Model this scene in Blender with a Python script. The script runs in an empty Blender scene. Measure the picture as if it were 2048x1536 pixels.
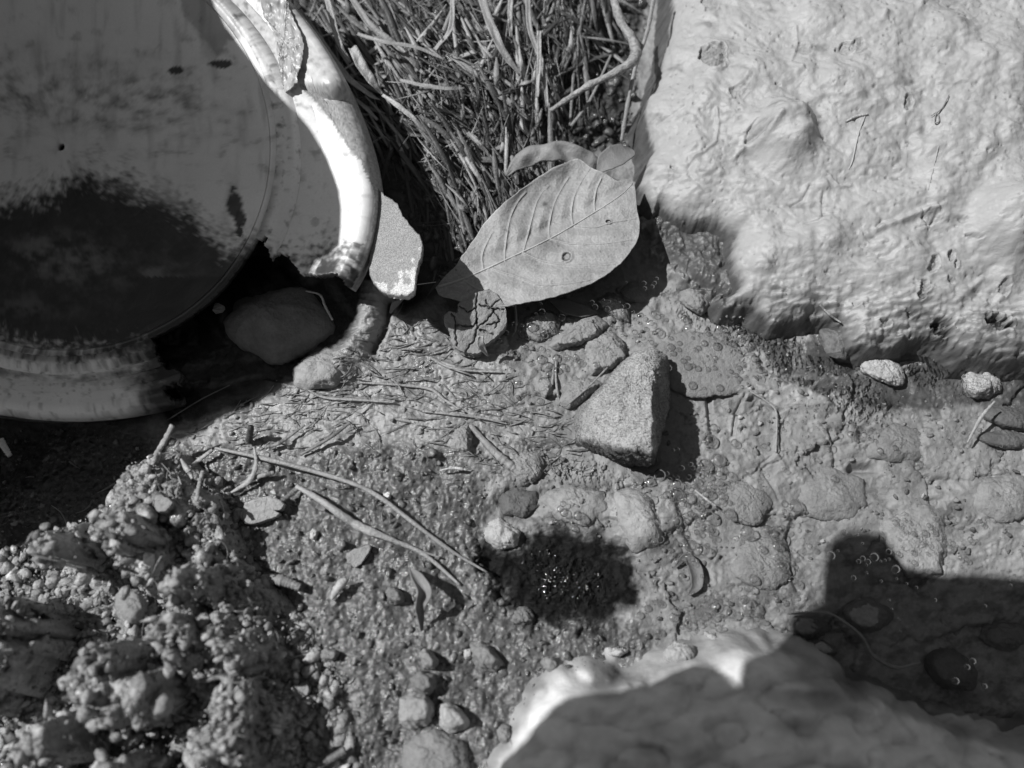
import bpy, bmesh, math, random
import numpy as np
from mathutils import Vector
random.seed(7); RS = np.random.RandomState(11)
SC = bpy.context.scene
COL = SC.collection

# ------------------------------------------------------------------ camera
DIST, TILT = .39, math.radians(20)
FPX = 28/36*2048
CAM = (0.0, -DIST*math.sin(TILT), DIST*math.cos(TILT))
cd = bpy.data.cameras.new('camera'); cam = bpy.data.objects.new('camera', cd); COL.objects.link(cam)
cam.location = CAM; cam.rotation_euler = (TILT, 0, 0)
cd.lens = 28; cd.sensor_width = 36; cd.clip_start = .005; cd.clip_end = 500
cd.dof.use_dof = True; cd.dof.focus_distance = .388; cd.dof.aperture_fstop = 4.8
SC.camera = cam
# ------------------------------------------------------------------ light
SUN_EL, SUN_AZ = math.radians(50), math.radians(-13)     # light travels towards +x
SDIR = Vector((math.cos(SUN_EL)*math.cos(SUN_AZ), math.cos(SUN_EL)*math.sin(SUN_AZ), -math.sin(SUN_EL)))
ld = bpy.data.lights.new('sun', 'SUN'); ld.energy = 4.8; ld.angle = math.radians(.6); ld.color = (1, 1, 1)
sun = bpy.data.objects.new('sun', ld); COL.objects.link(sun)
sun.rotation_euler = SDIR.to_track_quat('-Z', 'Y').to_euler(); sun.location = (-2, 0, 2)
w = bpy.data.worlds.new('World'); SC.world = w; w.use_nodes = True
nt = w.node_tree; nt.nodes.clear()
sky = nt.nodes.new('ShaderNodeTexSky'); sky.sky_type = 'NISHITA'; sky.sun_disc = False
sky.sun_elevation = SUN_EL; sky.sun_rotation = math.radians(270)
bw = nt.nodes.new('ShaderNodeRGBToBW'); bg = nt.nodes.new('ShaderNodeBackground'); ow = nt.nodes.new('ShaderNodeOutputWorld')
bg.inputs[1].default_value = .072
nt.links.new(sky.outputs[0], bw.inputs[0]); nt.links.new(bw.outputs[0], bg.inputs[0]); nt.links.new(bg.outputs[0], ow.inputs[0])
SC.view_settings.view_transform = 'Standard'; SC.view_settings.look = 'None'
SC.view_settings.exposure = 0; SC.view_settings.gamma = 1
SC.cycles.max_bounces = 6; SC.cycles.transparent_max_bounces = 16; SC.cycles.diffuse_bounces = 3
SC.cycles.caustics_reflective = False; SC.cycles.caustics_refractive = False

CT, ST = math.cos(TILT), math.sin(TILT)
def P(u, v, z=0.0):
    """point of height z seen at photo pixel (u, v)"""
    u = np.asarray(u, float); v = np.asarray(v, float); z = np.asarray(z, float)
    a = (u-1024)/FPX; b = (768-v)/FPX
    dx, dy, dz = a, b*CT+ST, b*ST-CT
    k = (z-CAM[2])/dz
    return CAM[0]+k*dx, CAM[1]+k*dy
def UV(x, y, z):
    dy = y-CAM[1]; dz = z-CAM[2]
    dep = np.maximum(dy*ST-dz*CT, 1e-3)
    return 1024+FPX*(x-CAM[0])/dep, 768-FPX*(dy*CT+dz*ST)/dep
def P3(u, v, z): x, y = P(u, v, z); return np.stack([x, y, np.broadcast_to(z, np.shape(x))], -1)

# ------------------------------------------------------------------ noise
def _h(ix, iy, s):
    h = (ix.astype(np.int64)*374761393 + iy.astype(np.int64)*668265263 + s*1442695041) & 0xffffffff
    h = ((h ^ (h >> 13))*1274126177) & 0xffffffff
    h = ((h ^ (h >> 16))*2246822519) & 0xffffffff
    return (h ^ (h >> 15)) & 0xffffffff
def gn(x, y, s=0):
    ix = np.floor(x); iy = np.floor(y); fx = x-ix; fy = y-iy
    ux = fx*fx*fx*(fx*(fx*6-15)+10); uy = fy*fy*fy*(fy*(fy*6-15)+10)
    def g(a, b):
        t = _h(ix+a, iy+b, s)*(2*math.pi/4294967296.)
        return np.cos(t)*(fx-a)+np.sin(t)*(fy-b)
    return ((g(0, 0)*(1-ux)+g(1, 0)*ux)*(1-uy)+(g(0, 1)*(1-ux)+g(1, 1)*ux)*uy)*1.5
def fbm(x, y, o=4, s=0, gain=.5):
    r = 0; a = 1; t = 0
    for i in range(o):
        r = r+a*gn(x*2**i+i*17.3, y*2**i-i*9.1, s+i); t += a; a *= gain
    return r/t
def ridged(x, y, o=3, s=0):
    r = 0; a = 1; t = 0
    for i in range(o):
        r = r+a*(1-np.abs(gn(x*2**i+i*7.7, y*2**i, s+i))*1.6); t += a; a *= .5
    return r/t
def worley(x, y, s=0):
    ix = np.floor(x); iy = np.floor(y); f1 = np.full(x.shape, 9.); f2 = f1.copy(); idd = np.zeros(x.shape)
    for a in (-1, 0, 1):
        for b in (-1, 0, 1):
            h = _h(ix+a, iy+b, s); h2 = _h(ix+a, iy+b, s+77)
            px = ix+a+h/4294967296.; py = iy+b+h2/4294967296.
            d = np.hypot(px-x, py-y); n = d < f1
            f2 = np.where(n, f1, np.minimum(f2, d)); idd = np.where(n, (h % 997)/997., idd); f1 = np.where(n, d, f1)
    return f1, f2, idd
def n3(p, f, s=0):
    """cheap solid noise from three planar slices"""
    x, y, z = p[:, 0]*f, p[:, 1]*f, p[:, 2]*f
    return (gn(x+.37*z, y-.61*z, s)+gn(y+.43*x, z+.21*x, s+5)+gn(z-.33*y, x+.57*y, s+9))/1.8
def f3(p, f, o=3, s=0, g=.5):
    r = 0; a = 1; t = 0
    for i in range(o): r = r+a*n3(p, f*2**i, s+3*i); t += a; a *= g
    return r/t
def ss(a, b, x): t = np.clip((x-a)/(b-a), 0, 1); return t*t*(3-2*t)
def sdf(poly, X, Y):
    """signed distance, positive inside"""
    poly = np.asarray(poly, float); n = len(poly); d = np.full(X.shape, 1e9); ins = np.zeros(X.shape, bool)
    for i in range(n):
        ax, ay = poly[i]; bx, by = poly[(i+1) % n]; ex, ey = bx-ax, by-ay
        t = np.clip(((X-ax)*ex+(Y-ay)*ey)/(ex*ex+ey*ey+1e-12), 0, 1)
        d = np.minimum(d, (X-ax-t*ex)**2+(Y-ay-t*ey)**2)
        c = ((ay > Y) != (by > Y)) & (X < (bx-ax)*(Y-ay)/(by-ay+1e-12)+ax); ins ^= c
    return np.where(ins, 1, -1)*np.sqrt(d)
def stroke(U, V, pts, wd, taper=True):
    """gaussian ridge 0..1 along a polyline in photo units"""
    pts = np.asarray(pts, float); out = np.zeros(U.shape)
    m = (U > pts[:, 0].min()-4*wd) & (U < pts[:, 0].max()+4*wd) & (V > pts[:, 1].min()-4*wd) & (V < pts[:, 1].max()+4*wd)
    if not m.any(): return out
    u = U[m]; v = V[m]; r = np.zeros(u.shape)
    for i in range(len(pts)-1):
        a = pts[i]; b = pts[i+1]; e = b-a
        t = np.clip(((u-a[0])*e[0]+(v-a[1])*e[1])/(e@e+1e-9), 0, 1)
        r = np.maximum(r, np.exp(-((u-a[0]-t*e[0])**2+(v-a[1]-t*e[1])**2)/(wd*wd)))
    out[m] = r; return out
def blob(U, V, u0, v0, r, r2=None, ang=0, p=2):
    r2 = r2 or r; c, s = math.cos(math.radians(ang)), math.sin(math.radians(ang))
    a = ((U-u0)*c+(V-v0)*s)/r; b = (-(U-u0)*s+(V-v0)*c)/r2
    return np.exp(-(a*a+b*b)**(p/2))
def spline(pts, n):
    pts = np.asarray(pts, float); 
    q = np.vstack([2*pts[0]-pts[1], pts, 2*pts[-1]-pts[-2]]); out = []
    m = len(pts)-1
    for t in np.linspace(0, m-1e-6, n):
        i = int(t); f = t-i; a, b, c, d = q[i:i+4]
        out.append(.5*((2*b)+(-a+c)*f+(2*a-5*b+4*c-d)*f*f+(-a+3*b-3*c+d)*f**3))
    return np.array(out)
def closed(pts, n):
    pts = np.asarray(pts, float); m = len(pts); out = []
    for t in np.linspace(0, m, n, endpoint=False):
        i = int(t); f = t-i; a, b, c, d = (pts[(i+k) % m] for k in (-1, 0, 1, 2))
        out.append(.5*((2*b)+(-a+c)*f+(2*a-5*b+4*c-d)*f*f+(-a+3*b-3*c+d)*f**3))
    return np.array(out)

# ------------------------------------------------------------------ materials (all grey: the photograph is black and white)
def material(name, alb=.3, rough=.6, spec=.4, noise=(), bump=(), attr=False, speck=None, coat=0, rattr=False, streak=None):
    """noise: (scale, amount) albedo variation; bump: (scale, metres); speck: (scale, threshold, value)"""
    m = bpy.data.materials.new(name); m.use_nodes = True; t = m.node_tree; N = t.nodes; L = t.links; N.clear()
    o = N.new('ShaderNodeOutputMaterial'); b = N.new('ShaderNodeBsdfPrincipled'); L.new(b.outputs[0], o.inputs[0])
    tc = N.new('ShaderNodeTexCoord'); co = tc.outputs['Object']
    def mth(op, a, c):
        n = N.new('ShaderNodeMath'); n.operation = op
        for i, q in enumerate((a, c)):
            if isinstance(q, (int, float)): n.inputs[i].default_value = q
            else: L.new(q, n.inputs[i])
        return n.outputs[0]
    if attr:
        a = N.new('ShaderNodeAttribute'); a.attribute_name = 'alb'; cur = a.outputs['Fac']
    else:
        v = N.new('ShaderNodeValue'); v.outputs[0].default_value = alb; cur = v.outputs[0]
    for sc, am in noise:
        n = N.new('ShaderNodeTexNoise'); n.inputs['Scale'].default_value = sc; n.inputs['Detail'].default_value = 5; n.inputs['Roughness'].default_value = .62
        L.new(co, n.inputs['Vector'])
        mr = N.new('ShaderNodeMapRange'); mr.inputs['From Min'].default_value = .3; mr.inputs['From Max'].default_value = .7
        mr.inputs['To Min'].default_value = 1-am; mr.inputs['To Max'].default_value = 1+am; L.new(n.outputs['Fac'], mr.inputs['Value'])
        cur = mth('MULTIPLY', cur, mr.outputs[0])
    if speck:
        n = N.new('ShaderNodeTexNoise'); n.inputs['Scale'].default_value = speck[0]; n.inputs['Detail'].default_value = 3; L.new(co, n.inputs['Vector'])
        mr = N.new('ShaderNodeMapRange'); mr.inputs['From Min'].default_value = speck[1]; mr.inputs['From Max'].default_value = speck[1]+.06
        mr.inputs['To Min'].default_value = 1; mr.inputs['To Max'].default_value = speck[2]; L.new(n.outputs['Fac'], mr.inputs['Value'])
        cur = mth('MULTIPLY', cur, mr.outputs[0])
    cur = mth('MINIMUM', cur, .85)
    L.new(cur, b.inputs['Base Color'])
    if rattr:
        a = N.new('ShaderNodeAttribute'); a.attribute_name = 'rgh'; L.new(a.outputs['Fac'], b.inputs['Roughness'])
    else: b.inputs['Roughness'].default_value = rough
    b.inputs['Specular IOR Level'].default_value = spec
    if rattr: L.new(mth('MINIMUM', mth('MULTIPLY', cur, 5.), spec), b.inputs['Specular IOR Level'])
    if coat: b.inputs['Coat Weight'].default_value = coat; b.inputs['Coat Roughness'].default_value = .12
    prev = None
    for sc, dist in bump:
        n = N.new('ShaderNodeTexNoise'); n.inputs['Scale'].default_value = sc; n.inputs['Detail'].default_value = 4; n.inputs['Roughness'].default_value = .6
        L.new(co, n.inputs['Vector'])
        k = N.new('ShaderNodeBump'); k.inputs['Strength'].default_value = 1; k.inputs['Distance'].default_value = dist
        L.new(n.outputs['Fac'], k.inputs['Height'])
        if prev: L.new(prev, k.inputs['Normal'])
        prev = k.outputs[0]
    if prev: L.new(prev, b.inputs['Normal'])
    return m

M = {}
M['bed'] = material('wet_mud', rattr=True, attr=True, spec=.7, noise=((60, .10), (420, .16)), bump=((320, .00035), (1300, .00034)))
M['paste'] = material('pale_mud_coating', attr=True, rough=.44, spec=.35, noise=((40, .05), (300, .06)), bump=((220, .0005), (900, .00022), (2400, .00008)))
M['soil'] = material('gritty_wet_soil', attr=True, rough=.17, spec=.8, noise=((90, .2), (700, .3)), bump=((700, .0005), (2200, .00018)))
M['clod'] = material('crumbly_soil', attr=True, rough=.42, spec=.6, noise=((90, .2), (500, .35)), bump=((330, .0016), (1100, .0007)))
M['stone'] = material('mud_filmed_stone', attr=True, rough=.62, spec=.35, noise=((90, .12), (600, .14)), bump=((500, .0009), (1900, .0004)))
M['rock'] = material('rough_pale_rock', attr=True, rough=.8, spec=.25, noise=((120, .12), (900, .25)), speck=(1100, .56, .55), bump=((520, .003), (1500, .0014)))
M['pot'] = material('stained_white_plastic', attr=True, rough=.38, spec=.45, noise=((14, .05), (900, .04)), bump=((60, .0006),))
M['grit_pot'] = material('gritty_plastic_rim', attr=True, rough=.7, spec=.3, noise=((120, .1),), speck=(1800, .47, .62), bump=((1500, .0006),))
M['leaf'] = material('muddy_leaf', attr=True, rough=.5, spec=.4, noise=((70, .08), (600, .06)), bump=((900, .0004),))
M['straw'] = material('muddy_straw', attr=True, rough=.42, spec=.5, noise=((150, .15), (900, .15)), bump=((800, .0006),))
M['darkrock'] = material('shaded_smooth_rock', attr=True, rough=.6, spec=.3, noise=((30, .1), (150, .08)), bump=((120, .001),))

def water_mat():
    m = bpy.data.materials.new('clear_water'); m.use_nodes = True; t = m.node_tree; N = t.nodes; L = t.links; N.clear()
    o = N.new('ShaderNodeOutputMaterial'); mx = N.new('ShaderNodeMixShader'); tr = N.new('ShaderNodeBsdfTransparent'); gl = N.new('ShaderNodeBsdfGlossy')
    fr = N.new('ShaderNodeFresnel'); fr.inputs[0].default_value = 1.33
    tr.inputs[0].default_value = (.98, .98, .98, 1); gl.inputs['Roughness'].default_value = .1
    tc = N.new('ShaderNodeTexCoord'); prev = None; ra = N.new('ShaderNodeAttribute'); ra.attribute_name = 'rgh'
    for sc, d in ((90, .0030), (420, .0018)):
        n = N.new('ShaderNodeTexNoise'); n.inputs['Scale'].default_value = sc; n.inputs['Detail'].default_value = 2; L.new(tc.outputs['Object'], n.inputs['Vector'])
        k = N.new('ShaderNodeBump'); k.inputs['Distance'].default_value = d; L.new(ra.outputs['Fac'], k.inputs['Strength']); L.new(n.outputs['Fac'], k.inputs['Height'])
        if prev: L.new(prev, k.inputs['Normal'])
        prev = k.outputs[0]
    L.new(prev, gl.inputs['Normal']); L.new(prev, fr.inputs['Normal'])
    L.new(fr.outputs[0], mx.inputs[0]); L.new(tr.outputs[0], mx.inputs[1]); L.new(gl.outputs[0], mx.inputs[2]); L.new(mx.outputs[0], o.inputs[0])
    return m
M['water'] = water_mat()
def bubble_mat():
    m = bpy.data.materials.new('bubble_film'); m.use_nodes = True; t = m.node_tree; N = t.nodes; L = t.links; N.clear()
    o = N.new('ShaderNodeOutputMaterial'); mx = N.new('ShaderNodeMixShader'); tr = N.new('ShaderNodeBsdfTransparent'); gl = N.new('ShaderNodeBsdfGlossy')
    lw = N.new('ShaderNodeLayerWeight'); lw.inputs[0].default_value = .35
    cr = N.new('ShaderNodeValToRGB'); e = cr.color_ramp.elements
    e[0].position = .0; e[0].color = (.9, .9, .9, 1); e[1].position = .97; e[1].color = (.75, .75, .75, 1)
    x = e.new(.18); x.color = (.85, .85, .85, 1); x = e.new(.45); x.color = (.34, .34, .34, 1); x = e.new(.78); x.color = (.22, .22, .22, 1)
    L.new(lw.outputs['Facing'], cr.inputs[0]); L.new(cr.outputs[0], tr.inputs[0])
    fr = N.new('ShaderNodeFresnel'); fr.inputs[0].default_value = 1.5; gl.inputs['Roughness'].default_value = .08
    L.new(fr.outputs[0], mx.inputs[0]); L.new(tr.outputs[0], mx.inputs[1]); L.new(gl.outputs[0], mx.inputs[2]); L.new(mx.outputs[0], o.inputs[0])
    return m
M['bubble'] = bubble_mat()

# ------------------------------------------------------------------ mesh helpers
def mesh(name, V, F, mat, alb=None, rgh=None, parent=None, smooth=True):
    V = np.asarray(V, np.float32); me = bpy.data.meshes.new(name)
    if isinstance(F, np.ndarray):
        k = F.shape[1]; nf = len(F)
        me.vertices.add(len(V)); me.vertices.foreach_set('co', V.ravel())
        me.loops.add(nf*k); me.loops.foreach_set('vertex_index', F.ravel().astype(np.int32))
        me.polygons.add(nf); me.polygons.foreach_set('loop_start', np.arange(0, nf*k, k, dtype=np.int32))
        me.update(calc_edges=True)
    else:
        me.from_pydata([tuple(map(float, p)) for p in V], [], F); me.update()
    for nm, a in (('alb', alb), ('rgh', rgh)):
        if a is not None:
            at = me.attributes.new(nm, 'FLOAT', 'POINT'); at.data.foreach_set('value', np.broadcast_to(np.asarray(a, np.float32), (len(V),)).astype(np.float32).copy())
    if smooth: me.polygons.foreach_set('use_smooth', np.ones(len(me.polygons), bool))
    me.materials.append(M[mat] if isinstance(mat, str) else mat)
    ob = bpy.data.objects.new(name, me); COL.objects.link(ob)
    if parent: ob.parent = parent
    return ob
def gridfaces(ny, nx, keep=None, wrap=False):
    i = np.arange(ny*nx).reshape(ny, nx)
    if wrap: i = np.hstack([i, i[:, :1]])
    f = np.stack([i[:-1, :-1], i[:-1, 1:], i[1:, 1:], i[1:, :-1]], -1)
    if keep is not None:
        if wrap: keep = np.hstack([keep, keep[:, :1]])
        k = keep[:-1, :-1] & keep[:-1, 1:] & keep[1:, 1:] & keep[1:, :-1]; f = f[k]
    return f.reshape(-1, 4)
def compact(V, F, *att):
    used = np.zeros(len(V), bool); used[F.ravel()] = True; idx = np.cumsum(used)-1
    return (V[used], idx[F])+tuple(a[used] for a in att)
def tag(o, label, cat=None, group=None, kind=None):
    if label: o['label'] = label
    if cat: o['category'] = cat
    if group: o['group'] = group
    if kind: o['kind'] = kind
    return o
SURF = []     # registered height grids
def register(xs, ys, Z, mask=None): SURF.append((xs, ys, np.where(mask, Z, -9.) if mask is not None else Z))
def hz(x, y):
    """highest registered surface under (x, y)"""
    x = np.asarray(x, float); y = np.asarray(y, float); r = np.full(x.shape, -9.)
    for xs, ys, Z in SURF:
        i = np.clip(np.searchsorted(xs, x)-1, 0, len(xs)-2); j = np.clip(np.searchsorted(ys, y)-1, 0, len(ys)-2)
        ok = (x >= xs[0]) & (x <= xs[-1]) & (y >= ys[0]) & (y <= ys[-1])
        fx = np.clip((x-xs[i])/(xs[i+1]-xs[i]), 0, 1); fy = np.clip((y-ys[j])/(ys[j+1]-ys[j]), 0, 1)
        z = (Z[j, i]*(1-fx)+Z[j, i+1]*fx)*(1-fy)+(Z[j+1, i]*(1-fx)+Z[j+1, i+1]*fx)*fy
        r = np.where(ok, np.maximum(r, z), r)
    return r
def on(u, v, off=0.0, floor=-9):
    """3D point on the ground (plus off) seen at photo pixel"""
    z = np.zeros(np.shape(u))
    for _ in range(6):
        x, y = P(u, v, z); z = .5*z+.5*(np.maximum(hz(x, y), floor)+off)
    x, y = P(u, v, z); z = np.maximum(hz(x, y), floor)+off
    return np.stack([x, y, z], -1)
PXM = .5/2048

# ------------------------------------------------------------------ stream bed
EXT = (-.335, .335, -.20, .275); STEP = .00052
def axis(a, b):
    c = np.arange(a, b, STEP); g = []; s = STEP; q = 0
    while q < 40: s *= 1.35; q += s; g.append(q)
    g = np.array(g); return np.concatenate([a-g[::-1], c, c[-1]+g])
xs, ys = axis(EXT[0], EXT[1]), axis(EXT[2], EXT[3])
X, Y = np.meshgrid(xs, ys); inner = (X > -.5) & (X < .5) & (Y > -.5) & (Y < .5)
Uc, Vc = UV(X, Y, 0*X); Uc = np.clip(Uc, -1500, 3500); Vc = np.clip(Vc, -1500, 3000)
ctl = [(1800, 300, 5), (640, 60, -8), (900, 60, 6), (1100, 80, 2), (1230, 60, -10), (700, 200, -6), (850, 180, 6), (1000, 180, 5), (1180, 200, -9),
 (790, 380, -16), (830, 520, -14), (900, 330, 1), (960, 460, 0), (1010, 300, -5), (1100, 260, -8), (1290, 280, -10), (1150, 450, 1), (1310, 480, -3), (1250, 560, -6),
 (900, 600, -3), (740, 640, 4), (700, 740, 3), (830, 700, 2), (600, 800, 3), (450, 850, 3), (800, 820, 3), (960, 740, 2), (1000, 860, 1), (1100, 700, -1), (1130, 600, -2),
 (1300, 620, -3), (1420, 560, 1), (1400, 700, -2), (1300, 860, -4), (1450, 850, -3), (1560, 720, -1), (1650, 620, 3), (1700, 800, -2), (1650, 700, 1), (1850, 740, -6), (1600, 900, -3),
 (1850, 850, -3), (2000, 830, -7), (1500, 1020, -4), (1700, 1000, -4), (1900, 1000, -3), (1720, 1120, -6), (1900, 1180, -7), (1600, 1250, -7), (1800, 1300, -12), (1950, 1420, -16),
 (1400, 1100, -4), (1450, 1230, -3), (1330, 1180, -2), (1280, 1040, 3), (1200, 960, -1), (1130, 1000, -2), (1000, 1010, 0), (1050, 1090, -1), (1120, 1160, -5), (1220, 1150, -4),
 (900, 930, 5), (800, 980, 7), (650, 930, 6), (480, 920, 6), (350, 900, 2), (300, 870, -6), (150, 900, -20), (0, 900, -22), (200, 1000, -8), (100, 1000, -8),
 (600, 1080, 9), (800, 1100, 8), (950, 1180, 5), (700, 1200, 10), (850, 1300, 9), (1000, 1300, 5), (1150, 1250, 3), (700, 1400, 12), (900, 1450, 9), (1050, 1400, 4), (560, 1000, 8),
 (400, 1200, 6), (200, 1300, 5), (200, 1500, 5), (-200, 1350, 5), (50, 1100, 3), (550, 1500, 9), (1250, 1350, 0), (1500, 1500, 0), (1300, 1520, 0), (0, 1200, 5),
 (300, 760, 0), (500, 760, 0), (400, 820, 1), (300, 300, -30), (100, 100, -30), (-200, 800, -25), (-300, 300, -30), (2300, 900, -3), (2300, 300, 8), (2300, 1300, -10), (1000, -150, 4), (1300, -150, -5), (600, -150, 0)]
num = np.zeros(X.shape); den = np.full(X.shape, 1e-9)
for u, v, h in ctl:
    d2 = ((Uc-u)**2+(Vc-v)**2)/(75.**2); k = 1/(.35+d2)**2.2; num += k*h; den += k
Z = num/den*.001
U, V = UV(X, Y, Z); U = np.clip(U, -1500, 3500); V = np.clip(V, -1500, 3000)

# the broken pot's form: needed here because silt lies in it
def potring(cx, cy, rx, ry):
    th = np.arctan2(-(V-cy)/ry, (U-cx)/rx); return np.hypot((U-cx)/rx, (V-cy)/ry), th
def pot_tilt(u, v): return .022+.018*np.clip((u-130)/560., -.6, 1.05)+.015*np.clip((330-v)/430., -1.1, 1)     # rim height
def pot_floor(u, v):
    r = np.clip(np.hypot((u-130)/430., (v-300)/418.), 0, 1.0)
    return pot_tilt(u, v)-.0008-.0172*(1-r**2.2)
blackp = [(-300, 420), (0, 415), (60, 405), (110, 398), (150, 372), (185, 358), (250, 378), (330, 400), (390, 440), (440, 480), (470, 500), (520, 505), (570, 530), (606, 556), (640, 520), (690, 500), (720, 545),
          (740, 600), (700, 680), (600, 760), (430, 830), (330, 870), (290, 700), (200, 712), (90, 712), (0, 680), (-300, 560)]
ns = fbm(U/60., V/60., 5, 31)
bl = sdf(blackp, U, V)+ns*26; bl = bl-90*ss(.80, .96, np.hypot((U-130)/430., (V-300)/418.))*(np.hypot((U-130)/430., (V-300)/418.) < 1.0)
inpot = 1-ss(.97, 1.0, np.hypot((U-130)/430., (V-300)/418.))
fl = pot_floor(U, V)
Z = Z*(1-inpot)+(fl-.012)*inpot
ringm = (np.hypot((U-130)/600., (V-400)/430.) < 1) & (np.hypot((U-130)/430., (V-300)/418.) > .99)
broken = ss(-78, -58, np.degrees(np.arctan2(-(V-400)/430, (U-130)/620.)))*(1-ss(-22, -15, np.degrees(np.arctan2(-(V-400)/430, (U-130)/620.))))
rim_low = ringm*(1-broken)
rim_low = np.clip(rim_low, 0, 1)
rim_low = np.maximum(rim_low, ss(-5, 5, sdf([(400, -200), (585, -200), (600, 60), (612, 180), (640, 260), (560, 200), (450, 130)], U, V)))
Z = np.where(rim_low > .5, np.minimum(Z, pot_tilt(U, V)-.022), Z)
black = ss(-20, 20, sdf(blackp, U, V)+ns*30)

# region weights
soilp = [(330, 880), (440, 880), (560, 930), (640, 900), (760, 880), (900, 900), (960, 950), (980, 1010), (950, 1080), (1000, 1180), (1080, 1230), (1250, 1240), (1330, 1270), (1250, 1340), (1100, 1340), (1000, 1500), (900, 1700), (-300, 1700), (-300, 900), (150, 850)]
soil = ss(-18, 22, sdf(soilp, U, V)+22*fbm(U/45., V/45., 3, 5))
matp = [(330, 870), (430, 835), (560, 770), (640, 720), (720, 660), (790, 620), (880, 640), (900, 720), (1000, 740), (1050, 800), (1130, 830), (1150, 930), (1050, 960), (960, 940), (860, 900), (700, 880), (560, 920)]
tongue = stroke(U, V, [(752, 592), (738, 650), (712, 700), (680, 740)], 30)
mat_ = ss(-30, 30, sdf(matp, U, V)+15*fbm(U/60., V/60., 3, 6))
grassp = [(560, -300), (600, 100), (700, 230), (760, 340), (850, 480), (870, 590), (930, 560), (980, 430), (1030, 330), (1262, 300), (1268, 200), (1300, 0), (1310, -300)]
gr = ss(-10, 20, sdf(grassp, U, V))
wetp = [(950, 1080), (1040, 1095), (1110, 1050), (1190, 1070), (1260, 1105), (1290, 1190), (1210, 1250), (1070, 1245), (990, 1180)]
wet = ss(-32, 20, sdf(wetp, U, V)+48*fbm(U/45., V/38., 5, 9, .6))
right = ss(1250, 1500, U)*ss(600, 700, V)
# detail
dirw = 0.
ang = np.where(V > 690, -.18, .9)+dirw
ca, sa = np.cos(ang), np.sin(ang); us = U*ca+V*sa; vs = -U*sa+V*ca
fib = ridged(us/80.+fbm(U/90, V/90, 2, 3)*.8, vs/8.+fbm(U/90, V/90, 3, 4)*3.2, 3, 21)
n1 = fbm(U/90., V/90., 5, 50, .55); n2 = fbm(U/18., V/18., 4, 51, .6)
f1, f2, wid = worley(U/26.+n1*.6, V/22.+n2*.3, 60)
g1, g2, gid = worley(U/9., V/9., 61)
slab0 = np.maximum(right, .7*ss(980, 1080, U)*ss(560, 640, V))
Z += (inpot < .5)*(.0026*n1+.0022*(ridged(us/170.+.5*n1, vs/70.+.6*n1, 3, 57)-.7)*(1-.5*soil)+.0007*n2*(1-.55*slab0))
Z += mat_*(.0013*ss(-.3, .5, n1)*(fib-.75)+.0005*fbm(U/7., V/7., 3, 52))*(1-inpot)
c1, c2, cid = worley(U/170.+.35*n1+.06*n2, V/105.-.3*n1+.08*n2, 63)
slab = np.maximum(right, .6*ss(980, 1080, U)*ss(560, 640, V)*(1-soil))*(1-gr)
Z += slab*(.0036*(cid-.5)-.0020*np.exp(-((c2-c1)/.06)**2)*ss(-.3, .4, fbm(U/120., V/120., 2, 64))+.0016*(cid*2-1)*(c1-.3))*(1-inpot)
Z += right*(.0004*(np.minimum(f2-f1, .35)-.2)+.0004*fbm(us/50., vs/12., 4, 53))*(1-inpot)
pit = ss(.32, .12, worley(U/17.+n2*.4, V/17., 66)[0])*ss(.05, .35, fbm(U/70., V/70., 2, 67)+.15)
Z -= (1-soil)*(1-inpot)*pit*.0005
Z += soil*(.0014*(.55-f1)*(wid > .4)+.0008*(.5-g1)*(gid > .45)+.0011*fbm(U/11., V/11., 4, 54, .65)+.003*n1)*(1-inpot)
Z += gr*(.006*fbm(U/45., V/45., 4, 55, .6)+.0025*(.5-f1))
Z = Z*(1-wet)+wet*(-.0022+.0026*fbm(U/30., V/24., 3, 88))
# cracks and ledges of the submerged slabs, right half
for pts, wd, am in [([(1415, 735), (1420, 800), (1422, 850), (1430, 880)], 5, -.003), ([(1380, 722), (1460, 718), (1510, 700), (1530, 735)], 6, -.0025), ([(1490, 790), (1470, 830), (1465, 870)], 3, -.002),
                    ([(1560, 1000), (1520, 930), (1560, 900)], 3, -.001), ([(1540, 740), (1600, 770), (1660, 790), (1700, 830), (1730, 860)], 7, -.002), ([(1660, 860), (1675, 900), (1672, 990)], 5, -.0025),
                    ([(1730, 865), (1790, 880)], 11, -.0035), ([(1710, 935), (1745, 935)], 9, -.006), ([(1590, 1050), (1560, 1110), (1600, 1180)], 6, -.0025), ([(1880, 1000), (1890, 1100), (1880, 1150)], 4, -.0015),
                    ([(1960, 955), (2048, 950)], 4, -.002), ([(1360, 1010), (1380, 1080), (1420, 1160)], 7, -.0025), ([(1500, 780), (1550, 820), (1552, 880), (1550, 910)], 3, .0012), ([(1550, 910), (1570, 935)], 4, .001),
                    ([(1290, 470), (1340, 530), (1400, 580), (1460, 610)], 8, -.003), ([(590, 740), (620, 780), (700, 800), (790, 805)], 5, .0018), ([(470, 770), (530, 762), (600, 775)], 4, .0015),
                    ([(860, 715), (920, 740), (1000, 742)], 4, .0014), ([(1000, 1000), (1100, 985), (1220, 975)], 9, -.0015)]:
    Z += am*stroke(U, V, pts, wd)
ys_slime = [(blob(U, V, 1160, 1010, 45, 24, 20), .003), (blob(U, V, 990, 1070, 28, 20), .0045)]
slime = np.zeros(U.shape)
Z += tongue*(.008+.0030*fbm(U/30., V/11., 4, 92, .6))-.006*stroke(U, V, [(778, 610), (768, 660), (745, 700)], 7)
for s_, h_ in ys_slime: Z += s_*h_; slime = np.maximum(slime, s_)
Z -= .005*blob(U, V, 1035, 1010, 42, 28, 20, 4)
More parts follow.
